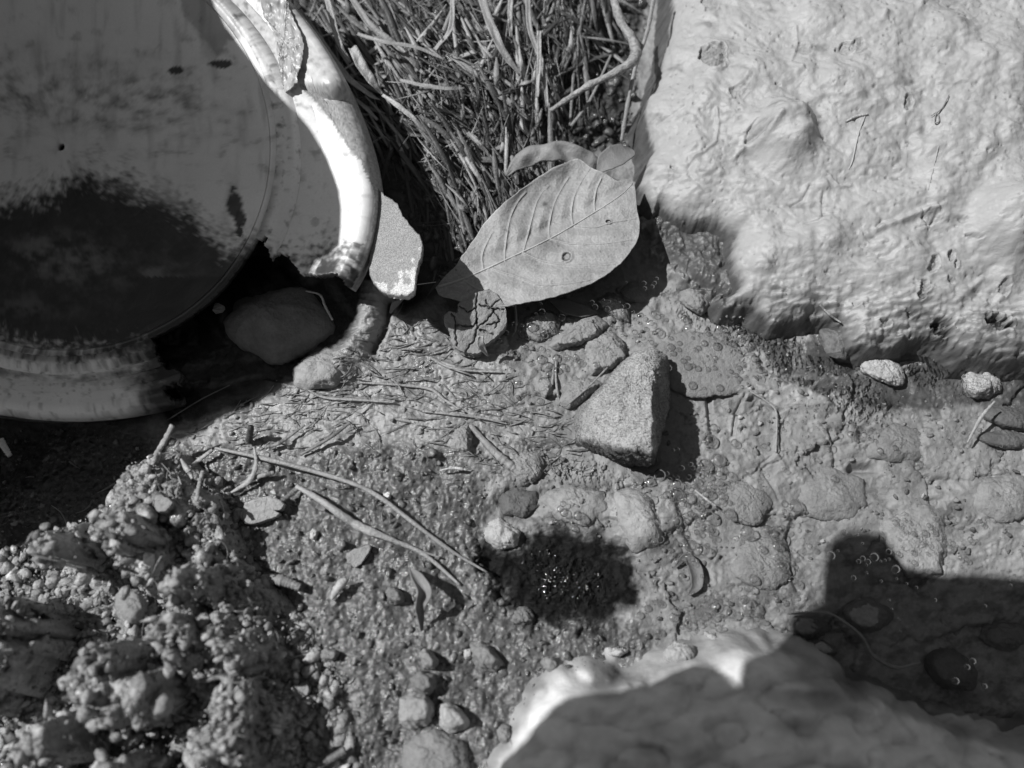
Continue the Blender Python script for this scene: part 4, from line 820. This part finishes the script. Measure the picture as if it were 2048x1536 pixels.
stem('twig_stub', [(497, 885), (500, 868), (502, 853)], [14, 12, 11], 'dark broken twig stub standing in the silt with a shadow on its right', 'twig', off=[.001, .006, .012], alb=.06)
stem('root', [(905, 965), (925, 938), (905, 936), (880, 941)][1:], [7, 6, 3], 'shiny pale root tip curling out of the wet dark mud', 'root', off=.004, alb=.45)
stem('twig', [(1222, -20), (1240, 40), (1262, 75), (1272, 105), (1262, 125), (1225, 148), (1180, 170), (1140, 195), (1100, 222)], [18, 19, 20, 24, 22, 17, 15, 13, 10], 'bent muddy twig arching over the dark hollow at the top', 'twig', z=[.03, .032, .031, .030, .029, .024, .019, .014, .008], alb=.30, mat='clod', rough=.32, seg=14, n=140)
stem('reed', [(1312, -30), (1295, 60), (1272, 130), (1255, 210), (1243, 282)], [10, 9, 9, 9, 9], 'straight reed stem standing between the bent twig and the pale boulder', 'reed', z=[.03, .026, .02, .012, .002], alb=.24)
stem('reed', [(1170, 0), (1150, 120), (1140, 250)], [6, 8, 6], 'thin dark reed hanging in the hollow left of the bent twig', 'reed', z=[.01, .006, 0], alb=.15)
stem('reed', [(1222, 110), (1180, 200), (1142, 252)], [6, 7, 8], 'thin reed crossing below the elbow of the bent twig', 'reed', z=[.012, .008, .003], alb=.2)
stem('twig', [(1730, 232), (1716, 270), (1705, 320), (1698, 338)], [3, 4.5, 3.5, 2], 'thin mud-coated twig stuck on the face of the pale boulder', 'twig', off=-.0001, alb=.36, mat='paste')
stem('twig', [(1735, 228), (1712, 233), (1692, 243)], [5, 6, 4], 'short mud-coated twig at the head of the thin twig on the boulder', 'twig', off=-.0001, alb=.36, mat='paste')
stem('twig', [(1877, 292), (1868, 330), (1856, 380)], [3, 3, 2], 'hair-thin stem pressed into the right part of the boulder mud', 'twig', off=-.0001, alb=.34, mat='paste')
stem('root', [(1898, 190), (1885, 215), (1872, 228), (1870, 245), (1878, 242), (1874, 225), (1862, 232)], [2, 2.4, 2.4, 2.4, 2.4, 2.4, 1.5], 'fine dark looped rootlet on the upper right of the boulder', 'root', off=.0010, alb=.2)
stem('straw', [(1640, 610), (1660, 630), (1682, 645)], [4, 5, 3], 'short straw caught at the lower edge of the pale boulder', off=.003, alb=.3)
stem('straw', [(1990, 802), (1962, 835), (1935, 885)], [3, 8, 4], 'short straw leaning beside the dark oval stones', z=[.008, .006, .001], alb=.3)
stem('root', [(1575, 1228), (1650, 1225), (1690, 1245), (1725, 1275), (1745, 1310), (1790, 1335), (1840, 1325)], [3, 4, 5, 6, 7, 7, 4], 'thin curved root trailing through the shaded water', 'root', z=[.003, .006, .007, .006, .004, .002, .002], alb=.14)
stem('straw', [(0, 880), (20, 912)], [14, 9], 'bright straw end in the dark at the left edge', z=[.012, .012], alb=.45)
stem('straw', [(0, 1195), (30, 1210), (60, 1228)], [18, 16, 14], 'blurred straw lying on the clod at the left edge', off=.006, alb=.34)
stem('straw', [(335, 840), (400, 800), (460, 770)], [3, 3, 2], 'fine straw in the shaded silt below the pot', off=.0015, alb=.12)
stem('straw', [(0, 530), (36, 546)], [7, 5], 'short pale straw on the dark silt inside the pot', off=.002, alb=.3)
stem('straw', [(835, 569), (872, 564)], [1.6, 1.2], 'hair-thin bright fibre between the shard and the leaf tip', z=[.014, .014], alb=.6)
stem('root', [(612, 582), (640, 590), (650, 612), (665, 640)], [3, 4, 5, 4], 'fine pale rootlet hanging beside the shaded stone', 'root', z=[.014, .016, .014, .012], alb=.4)
stem('straw', [(1500, 782), (1540, 808), (1553, 830), (1552, 905)], [3, 4, 5, 3], 'thin forked rootlet lying on the sunken slab', 'root', z=[.0015, .001, .001, 0], alb=.28)
stem('straw', [(860, 715), (900, 735), (950, 742), (1005, 744)], [6, 6, 5, 3], 'pale reed strand lying left of the bubbly hollow', off=.0012, alb=.30)
stem('straw', [(845, 822), (900, 828), (960, 835), (1015, 848)], [5, 6, 6, 3], 'straight mud-coated strand across the silty mat', off=.0012, alb=.28)
stem('straw', [(590, 745), (612, 775), (650, 795), (720, 800), (790, 805)], [4, 5, 6, 6, 3], 'long mud-coated strand bending away from the shadow edge', off=.001, alb=.27)
stem('straw', [(720, 765), (800, 770), (860, 778), (890, 800), (930, 825)], [4, 6, 7, 6, 4], 'mud-coated root strand in the middle of the silty mat', off=.001, alb=.27)
stem('straw', [(900, 690), (880, 700), (860, 705)], [4, 4, 3], 'short dark rootlet below the cracked flake', off=.002, alb=.15)
stem('straw', [(1112, 720), (1112, 760), (1118, 800), (1124, 812)], [4, 5, 5, 3], 'thin mud-coated stalk pointing down, left of the pointed rock', off=.001, alb=.24)
stem('straw', [(1108, 735), (1104, 770)], [5, 6], 'short forked stalk beside the thin one left of the rock', off=.001, alb=.24)
stem('straw', [(1030, 608), (1032, 640), (1030, 665)], [5, 6, 4], 'mud-coated stalk end just right of the cracked flake', off=.003, alb=.24)
stem('straw', [(1270, 770), (1225, 808), (1190, 840)][::-1], [3, 4, 2], 'fine straw leaning on the left face of the pointed rock', z=[.004, .009, .012][::-1], alb=.22) if 0 else stem('straw', [(1132, 812), (1175, 775), (1215, 735)], [3, 5, 3], 'fine straw leaning against the upper left face of the pointed rock', z=[.002, .004, .007], alb=.2)
stem('straw', [(1390, 980), (1415, 1000), (1432, 1012)], [4, 5, 4], 'short pale straw among the bubbles right of the pointed rock', z=[.001, .002, .001], alb=.34)
stem('straw', [(940, 850), (985, 900), (1020, 930), (1042, 950)], [9, 16, 18, 6], 'broad mud-coated strip slanting across the silty mat', off=.0012, alb=.24)
stem('straw', [(600, 1175), (560, 1160), (522, 1158)], [14, 20, 16], 'short weathered wood splinter lying on the gritty soil', off=.004, alb=.22)
stem('seed_husk', [(664, 1200), (672, 1182), (685, 1165), (698, 1157)], [3, 15, 17, 3], 'pale spindle-shaped seed husk on the gritty soil', 'seed husk', off=[.001, .004, .006, .007], alb=.45, n=30, seg=12)
stem('straw', [(690, 1500), (650, 1525), (600, 1560)], [14, 12, 10], 'blurred twig lying at the bottom edge left of the flat stone', off=.005, alb=.12)
stem('straw', [(545, 1330), (480, 1345), (400, 1362)], [10, 9, 8], 'blurred thin stalk across the front of the clod', off=.007, alb=.16)
stem('straw', [(200, 1060), (250, 1085), (310, 1105)], [6, 7, 6], 'thin dark stalk bridging lumps at the top of the clod', off=.012, alb=.08)

# silty mat: many short strands nobody could count
def strands(name, N, sampler, label, mat, alb, kind='stuff', seg=4, pts_n=7, cat=None):
    VV, FF, AA = [], [], []; base = 0
    for i in range(N):
        pp, r, zoff, a = sampler(i)
        pp = spline(pp, pts_n); C = on(pp[:, 0], pp[:, 1], 0)
        z = np.convolve(np.pad(C[:, 2], 1, mode='edge'), np.ones(3)/3, 'valid')+np.interp(np.linspace(0, 1, pts_n), np.linspace(0, 1, len(zoff)), zoff)
        x, y = P(pp[:, 0], pp[:, 1], z); C = np.stack([x, y, z], -1)
        rr = np.interp(np.linspace(0, 1, pts_n), np.linspace(0, 1, len(r)), r)*PXM*.5
        if np.linalg.norm(np.diff(C, axis=0), axis=1).min() < 1e-7: continue
        v, f = tube(C, rr, seg, flat=.13 if seg == 5 else 1.0); f = gridfaces(pts_n, seg, wrap=True)
        if mat == 'straw' and seg == 5: # flattened blades
            pass
        VV.append(v); FF.append(f+base); AA.append(np.full(len(v), a)); base += len(v)
    o = mesh(name, np.vstack(VV), np.vstack(FF), mat, np.concatenate(AA)); tag(o, label, cat, kind=kind); return o
matpoly = np.array(matp, float)
def inside(poly, u, v): return float(sdf(poly, np.array([u]), np.array([v]))[0])
def rand_in(poly, m=0):
    p = np.array(poly); lo, hi = p.min(0), p.max(0)
    while 1:
        u, v = random.uniform(lo[0], hi[0]), random.uniform(lo[1], hi[1])
        if inside(poly, u, v) > m: return u, v
def s_mat(i):
    u, v = rand_in(matp); a = random.gauss(.12 if u > 700 else -.25, .35); L = random.uniform(14, 60); c = random.gauss(0, .3)
    q = [(u+L*k*math.cos(a+c*k), v+L*k*math.sin(a+c*k)) for k in (0, .33, .66, 1)]
    w = random.uniform(1.5, 3.6); k = random.choice([1, 1, 3.5]); return q, [w*.5, w, w, w*.3], [0, k*.0006*random.random(), k*.0010*random.random(), k*.0003], random.uniform(.15, .26)
strands('silty_rootlets', 420, s_mat, 'tangled mud-coated rootlets matted over the silt bank', 'bed2' if 0 else 'straw', .2)
# grass tussock: stuff
def g_s(i):
    while 1:
        u, v = rand_in([(590, -60), (640, 130), (720, 240), (790, 330), (870, 480), (890, 560), (960, 480), (1020, 360), (1090, 240), (1130, 140), (1180, 60), (1230, -60)])
        break
    low = ss(230, 420, v)
    if u < 800: a = math.radians(random.gauss(55, 10))
    elif u < 980: a = math.radians(random.gauss(54+20*float(low), 15))
    else: a = math.radians(random.gauss(82, 15))
    if random.random() < .28: a = math.radians(random.uniform(-40, 200))
    L = random.uniform(40, 190)*(1-.3*float(low)); c = random.gauss(0, .14); h = random.uniform(.001, .015)*(1-.6*float(low))
    q = [(u+L*k*math.cos(a+c*k), v+L*k*math.sin(a+c*k)) for k in (0, .33, .66, 1)]
    w = random.uniform(5, 16) if random.random() < .5 else random.uniform(1.8, 4)
    return q, [w*.3, w, w*.85, w*.12], [h, h*random.uniform(.5, 1.2), h*random.uniform(.2, .8), .0005], random.choice([.04, .07, .12, .18, .26, .40])*(1-.5*float(low))
strands('grass', 1700, g_s, 'matted muddy dead grass tussock at the top of the picture', 'straw', .2, seg=5, pts_n=8)
for i, (pts, wd, z, a, lab) in enumerate([
    ([(600, 20), (640, 80), (690, 150), (740, 190), (760, 200)], [5, 11, 11, 7, 3], [.03, .028, .024, .018, .014], .34, 'long pale grass blade nearest the pot lip'),
    ([(650, -20), (665, 40), (680, 90), (700, 125)], [8, 10, 9, 5], [.03, .028, .024, .018], .36, 'short bright grass stalk at the top left of the tussock'),
    ([(705, 95), (722, 130), (745, 165), (765, 190)], [14, 18, 14, 4], [.026, .024, .02, .015], .34, 'broad pale blade with a bright tip in the left of the tussock'),
    ([(765, 190), (800, 215), (830, 240), (842, 248)], [5, 9, 7, 2], [.02, .02, .017, .014], .4, 'thin bright blade pointing right below the broad pale blade'),
    ([(715, 68), (770, 85), (830, 95), (890, 120)], [6, 8, 8, 4], [.024, .026, .024, .02], .3, 'nearly level grass blade crossing the upper tussock'),
    ([(700, -10), (740, 50), (790, 90), (850, 150)], [10, 12, 10, 5], [.026, .024, .02, .016], .26, 'wide grey blade slanting down through the upper tussock'),
    ([(800, 160), (850, 172), (900, 178), (930, 176)], [5, 8, 7, 3], [.018, .021, .02, .016], .27, 'curved grass stem bowing downward in the middle of the tussock'),
    ([(1022, -10), (1020, 30), (1022, 75)], [8, 8, 6], [.03, .028, .022], .32, 'straight upright stalk at the top right of the tussock'),
    ([(1078, 62), (1078, 120), (1074, 195)], [7, 7, 5], [.026, .02, .012], .36, 'tall thin bright stalk near the dark hollow'),
    ([(1055, -10), (1060, 60), (1085, 130), (1095, 215)], [8, 9, 8, 5], [.024, .022, .016, .008], .26, 'long dark-edged blade at the right side of the tussock'),
    ([(960, -10), (985, 60), (1010, 110), (1040, 150)], [12, 15, 12, 6], [.024, .022, .018, .012], .27, 'wide blade leaning right in the upper middle of the tussock'),
    ([(900, 110), (950, 150), (1010, 200), (1060, 240)], [8, 12, 12, 6], [.016, .016, .012, .006], .25, 'dark wide blade running towards the foot of the bent twig'),
    ([(840, 230), (855, 250), (865, 275)], [4, 7, 2], [.018, .014, .010], .4, 'tiny bright pointed blade low in the left tussock'),
    ([(700, 190), (730, 215), (755, 240)], [4, 7, 4], [.014, .014, .01], .36, 'short pale blade above the black gap beside the pot'),
    ([(935, 265), (960, 290), (985, 320)], [6, 8, 3], [.01, .01, .004], .24, 'short wet blade near the tip of the crumpled leaf'),
    ([(900, 318), (950, 320), (1010, 322)], [8, 12, 8], [.004, .005, .004], .1, 'dark submerged blade lying level left of the crumpled leaf'),
    ([(870, 100), (900, 60), (905, 10), (900, -20)], [7, 8, 8, 8], [.018, .022, .026, .026], .3, 'upright blade in the upper middle of the tussock')]):
    tag(ribbon('grass_blade', pts, [q*1.35 for q in wd], 'straw', a, z=z, curl=.35, thick=.0002, wavy=.5, n=30, m=5, seed=i, twist=random.uniform(-.25, .25)), lab, 'grass blade', 'single grass blades standing out of the tussock')

# ------------------------------------------------------------------ crumbs and grit (stuff)
def scatter(name, N, poly, rmin, rmax, label, mat, alb, seed=0, power=3.0, sub=2, world=False, avoid=None):
    r = np.random.RandomState(seed); p = np.array(poly, float); lo, hi = p.min(0), p.max(0)
    u = r.uniform(lo[0], hi[0], N*4); v = r.uniform(lo[1], hi[1], N*4); k = (sdf(poly, u, v) > 0)&((sdf(avoid, u, v) < 0) if avoid is not None else True); u = u[k][:N]; v = v[k][:N]; n = len(u)
    rad = (rmin+(rmax-rmin)*r.rand(n)**power)*PXM
    if world:
        x, y = P(u, v, .03); h0 = hz(x, y); h1 = hz(x+r.uniform(-.005, .005, n), y+r.uniform(-.005, .005, n)); h0 = h0+(h1-h0)*r.rand(n); C = np.stack([x, y, h0+rad*.1], -1)
    else: C = on(u, v, 0); C[:, 2] = C[:, 2]+rad*.3
    D, F = ico(sub); nv = len(D); tmpl = []
    for t in range(8):
        pn = r.randn(13, 3); pn /= np.linalg.norm(pn, axis=1, keepdims=True); pd = r.uniform(.55, 1, 13); q = np.clip(D@pn.T/pd, .35, None); q = D/((q**9).sum(1)**(1/9))[:, None]*(1+.5*f3(D+t*3.1, 1.5, 3, t)[:, None]); tmpl.append(q)
    VV = np.empty((n, nv, 3)); AA = np.empty((n, nv))
    for i in range(n):
        a, b, c = r.rand(3)*6.28; ca, sa, cb, sb = math.cos(a), math.sin(a), math.cos(b), math.sin(b)
        Rm = np.array([[ca, -sa, 0], [sa, ca, 0], [0, 0, 1]])@np.array([[1, 0, 0], [0, cb, -sb], [0, sb, cb]])
        VV[i] = C[i]+rad[i]*((tmpl[i % 8]*[1, r.uniform(.6, 1), r.uniform(.5, .9)])@Rm.T); AA[i] = alb*(r.uniform(.6, 1.35) if r.rand() > .03 else 2.2)
    FF = (F[None]+(np.arange(n)*nv)[:, None, None]).reshape(-1, 3)
    o = mesh(name, VV.reshape(-1, 3), FF, mat, np.clip(AA.ravel(), .02, .6), smooth=False); tag(o, label, kind='stuff'); return o
scatter('soil_crumbs', 15000, [(-150, 1100), (60, 1050), (200, 960), (300, 880), (430, 960), (500, 1150), (650, 1320), (720, 1650), (-200, 1650)], 1.5, 15, 'wet crumbs and grit covering the soil clod', 'clod', .33, 1, 8, world=True)
scatter('gravel', 4000, soilp, 1.5, 9, 'fine wet grit covering the lower muddy bank', 'soil', .135, 2, 7, avoid=wetp)
scatter('silt_grains', 1500, avoid=wetp, poly=[(340, 870), (560, 770), (720, 660), (900, 610), (1130, 610), (1300, 560), (1500, 640), (1700, 760), (2048, 800), (2048, 1130), (1650, 1060), (1620, 1230), (1300, 1260), (1000, 1000)], rmin=1.5, rmax=7, label='small grains of silt scattered over the stream bed', mat='stone', alb=.2, seed=3, power=4)
scatter('mud_crumbs', 2200, grassp, 3, 17, 'wet mud crumbs caught between the grass blades', 'soil', .10, 4, 3)

def s_cl(i):
    u, v = rand_in([(60, 1080), (230, 960), (330, 900), (430, 980), (500, 1150), (620, 1300), (680, 1500), (0, 1500)]); a = random.uniform(0, 6.28); L = random.uniform(12, 60); c = random.gauss(0, .5); h = random.uniform(.001, .006)
    w = random.uniform(1.5, 4); return [(u+L*k*math.cos(a+c*k), v+L*k*math.sin(a+c*k)) for k in (0, .33, .66, 1)], [w, w, w*.7, w*.3], [h, h*1.3, h, h*.6], random.uniform(.12, .34)
strands('root_fibres', 190, s_cl, 'fine broken root fibres sticking out of the soil clod', 'straw', .2)
def s_so(i):
    u, v = rand_in(soilp); a = random.uniform(0, 6.28); L = random.uniform(8, 34); c = random.gauss(0, .4)
    w = random.uniform(1.2, 3.4); return [(u+L*k*math.cos(a+c*k), v+L*k*math.sin(a+c*k)) for k in (0, .33, .66, 1)], [w, w, w*.7, w*.3], [.0003, .0012, .0008, .0003], random.uniform(.08, .32)
strands('straw_litter', 150, s_so, 'tiny broken bits of straw littering the gritty soil', 'straw', .2)
# ------------------------------------------------------------------ bubbles
def bubble_mesh():
    n, m = 20, 9; Vv = []; F = []
    for j in range(m):
        a = j/(m-1)*math.radians(100)
        for i in range(n): t = 2*math.pi*i/n; Vv.append((math.sin(a)*math.cos(t), math.sin(a)*math.sin(t), .62*math.cos(a)))
    for rr, zz in ((1.04, -.02), (1.10, .03), (1.17, -.03)):
        for i in range(n): t = 2*math.pi*i/n; Vv.append((rr*math.cos(t), rr*math.sin(t), zz))
    m += 3
    g = gridfaces(m, n, wrap=True)
    return np.array(Vv), g
BV, BF = bubble_mesh()
clusters = [  # u, v, su, sv, count, rmin, rmax
 (1390, 690, 60, 22, 34, 3, 8), (1450, 740, 45, 22, 34, 3, 9), (1370, 760, 14, 40, 16, 5, 12), (1350, 690, 20, 20, 8, 6, 11), (1370, 900, 22, 60, 40, 4, 13), (1400, 980, 40, 30, 46, 5, 15), (1330, 980, 40, 14, 20, 4, 11), (1440, 940, 30, 40, 26, 4, 9), (1390, 1050, 30, 30, 26, 5, 12),
 (1365, 1090, 20, 40, 12, 4, 12), (1460, 1000, 60, 50, 30, 3, 7), (1580, 1080, 14, 50, 26, 5, 14), (1545, 1060, 22, 12, 8, 6, 14), (1440, 1190, 50, 25, 26, 4, 13), (1390, 1230, 40, 22, 16, 5, 11), (1500, 1210, 50, 20, 14, 4, 9), (1340, 1210, 24, 20, 8, 6, 12),
 (1070, 660, 30, 28, 40, 4, 11), (1140, 700, 30, 22, 26, 4, 10), (1120, 720, 22, 16, 12, 7, 12), (1050, 700, 24, 14, 14, 3, 8), (1020, 820, 50, 40, 70, 3, 7), (1110, 640, 14, 16, 8, 4, 9), (1220, 615, 24, 24, 22, 3, 8), (1240, 640, 20, 24, 16, 4, 9), (1310, 655, 40, 16, 14, 5, 11), (1300, 560, 14, 10, 6, 5, 8),
 (1720, 1110, 48, 28, 50, 3, 9), (1665, 1115, 10, 22, 6, 9, 14), (1830, 1090, 35, 40, 44, 3, 6), (1850, 1060, 30, 16, 14, 4, 7), (1790, 1045, 18, 10, 8, 4, 9), (1960, 1340, 60, 22, 16, 5, 9), (1790, 1230, 26, 24, 10, 3, 6), (1900, 1180, 90, 20, 12, 3, 5), (1650, 1190, 30, 8, 6, 4, 6),
 (1960, 1080, 60, 60, 30, 3, 6), (1600, 850, 50, 30, 30, 3, 7), (1700, 860, 50, 16, 24, 4, 8), (1760, 900, 50, 40, 24, 3, 7), (1480, 660, 40, 20, 18, 4, 9), (1130, 1010, 14, 10, 5, 6, 11), (1160, 1045, 20, 12, 6, 6, 13), (960, 790, 40, 40, 40, 2.5, 5), (1000, 940, 30, 30, 12, 2.5, 5), (900, 760, 30, 30, 12, 2.5, 5), (1930, 900, 60, 30, 18, 3, 5)]
Bs = []
for (cu, cv, su, sv, n, a, b) in clusters:
    for _ in range(int(n*(.6 if cu > 1580 else .85))):
        u, v = random.gauss(cu, su), random.gauss(cv, sv); r = .85*(a+(b-a)*random.random()**3)
        if 1150 < u < 1325 and 735 < v < 925: continue
        if 1300 < u < 1390 and 740 < v < 930 and random.random() < .8: continue
        if (v > 1190 and u > 1560 or v > 1060 and 1640 < u < 1810) and random.random() < .45: continue
        if all((u-q[0])**2+(v-q[1])**2 > (.8*(r+q[2]))**2 for q in Bs[-400:]): Bs.append((u, v, r))
Bs.sort(key=lambda q: -q[2])
cen = []
for (u, v, r) in Bs:
    c = on(np.array(u), np.array(v), 0.0003); z = max(float(c[2]), -.0002)
    for o_, h_ in STN:
        if abs(o_[0, 0]-u) < 160 and inside(c_ := o_, u, v) > 2: z = max(z, float(c[2])+h_*.85*min(1, inside(o_, u, v)/12.))
    x, y = P(u, v, z); cen.append((float(x), float(y), z))
bme = None
zone = lambda u, v: ('left of the pointed rock' if u < 1190 else 'around the right side of the pointed rock' if v < 880 and u < 1560 else 'in the shallows below the pointed rock' if u < 1560 and v < 1300 else 'in the shallows near the right edge')
for i in range(min(300, len(Bs))):
    u, v, r = Bs[i]; 
    if bme is None: o = mesh('bubble', BV, BF, 'bubble'); bme = o.data; 
    else: o = bpy.data.objects.new('bubble', bme); COL.objects.link(o)
    o.location = cen[i]; s = r*PXM*(1.05+.16*random.random()); o.scale = (s, s, s*random.uniform(.8, 1.1))
    g = zone(u, v); tag(o, 'small clear air bubble '+g, 'bubble', 'air bubbles '+g)
rest = [(c, b[2]*PXM) for c, b in zip(cen[300:], Bs[300:])]
if rest:
    VV = np.vstack([np.array(c)+BV*r for c, r in rest]); FF = np.vstack([BF+i*len(BV) for i in range(len(rest))])
    tag(mesh('tiny_bubbles', VV, FF, 'bubble'), 'hundreds of tiny air bubbles clinging to the sunken bed', kind='stuff')
print('bubbles', len(Bs))

# ------------------------------------------------------------------ unseen rocks added beside the frame only to throw the two big shadows
def shade_rock(name, edge, zc, thick, close, label, foot):
    """edge: (u, v, z of the surface receiving the shadow edge); the rock's rim lies up-sun of it at height zc"""
    P_ = []
    for (u, v, z) in edge:
        x, y = P(u, v, z); t = (zc-z)/-SDIR.z; P_.append((float(x)-SDIR.x*t, float(y)-SDIR.y*t))
    pl = np.array(P_+close); o = np.array(pl); n = 160
    # resample straight segments
    cum = np.concatenate([[0], np.cumsum(np.hypot(*np.diff(np.vstack([o, o[:1]]), axis=0).T))]); t = np.linspace(0, cum[-1], n, endpoint=False); oo = np.vstack([o, o[:1]])
    ring = np.stack([np.interp(t, cum, oo[:, 0]), np.interp(t, cum, oo[:, 1])], -1); c = ring.mean(0); L = []
    for s, z in ((.05, zc+thick*1.3), (.5, zc+thick*1.25), (.8, zc+thick), (.95, zc+thick*.5), (1, zc), (.97, zc-thick*.4)): L.append(np.c_[c+(ring-c)*s, np.full(n, z)])
    cot = np.array([SDIR.x, SDIR.y])/-SDIR.z; L = []
    L.append(np.c_[c+(ring-c)*.05, np.full(n, zc)])
    for s, h in ((.5, .0), (.97, .0), (1, .004), (.97, thick*.4), (.85, thick*.8), (.5, thick*1.1), (.05, thick*1.2)): L.append(np.c_[c+(ring-c)*s-cot*h, np.full(n, zc+h)])
    A_ = np.array(L); m = len(A_); Vv = A_.reshape(-1, 3); k5 = (np.arange(m)[:, None]*np.ones((1, n))).ravel()
    Vv[:, 2] += np.where(k5 > 4, .008*f3(Vv, 22, 4, 7), 0)
    F = [tuple(int(i) for i in f[::-1]) for f in gridfaces(m, n, wrap=True)]+[tuple(range(n)), tuple(range(m*n-1, (m-1)*n-1, -1))]
    fx, fy, fr = foot; t = np.linspace(0, 2*math.pi, 40, endpoint=False); Q = []
    for k in np.linspace(0, 1, 14):
        rr = fr*(1+.35*(1-k)); Q.append(np.c_[fx+rr*np.cos(t), fy+rr*np.sin(t), np.full(40, -.08+(zc+.02+.08)*k)])
    Q = np.array(Q).reshape(-1, 3); Q[:, :2] += .03*np.stack([f3(Q, 12, 3, 3), f3(Q, 12, 3, 8)], -1); b0 = len(Vv)
    F += [tuple(int(i)+b0 for i in f) for f in gridfaces(14, 40, wrap=True)]; Vv = np.vstack([Vv, Q])
    o = mesh(name, Vv, F, 'darkrock', .25); tag(o, label, 'rock'); return o
shade_rock('shade_caster_left', [(455, -60, .03), (475, 0, .032), (500, 90, .03), (567, 192, .036), (600, 226, .037), (633, 264, .037), (672, 334, .037), (694, 395, .036), (703, 440, .034), (707, 483, .032), (716, 530, .028), (730, 575, .010), (722, 620, .006), (692, 672, .005), (640, 722, .004), (560, 772, .003), (430, 842, .003), (340, 885, .003), (270, 930, .004), (220, 990, .004), (110, 1070, 0), (0, 1125, 0), (-120, 1170, 0)],
           .20, .05, [(-.62, -.10), (-.68, .30), (-.55, .42)], 'added unseen rock left of the pot, shaped to cast its shadow', (-.62, .15, .07))  # added caster, outline traced back up-sun from the pot's shadow edge
shade_rock('shade_caster_near', [(955, 1520, .030), (1020, 1455, .032), (1080, 1402, .034), (1160, 1378, .036), (1230, 1374, .036), (1262, 1352, .032), (1300, 1335, .030), (1390, 1314, .024), (1440, 1345, .032), (1480, 1388, .038), (1500, 1385, .038), (1520, 1340, .030), (1545, 1296, .018), (1560, 1232, .006), (1600, 1208, 0), (1640, 1195, -.004),
                            (1640, 1140, -.004), (1648, 1090, -.004), (1668, 1066, -.004), (1720, 1056, -.004), (1765, 1066, -.004), (1790, 1100, -.004), (1812, 1138, -.004), (1880, 1150, -.005), (1960, 1146, -.005), (2060, 1156, -.005), (2140, 1180, -.005)],
           .33, .06, [(-.05, -.28), (-.10, -.45), (-.35, -.50), (-.40, -.30)], 'added unseen rock beside the camera, shaped to cast the lower right shadow', (-.25, -.42, .07))  # added caster, outline traced back up-sun from the lower right shadow edge
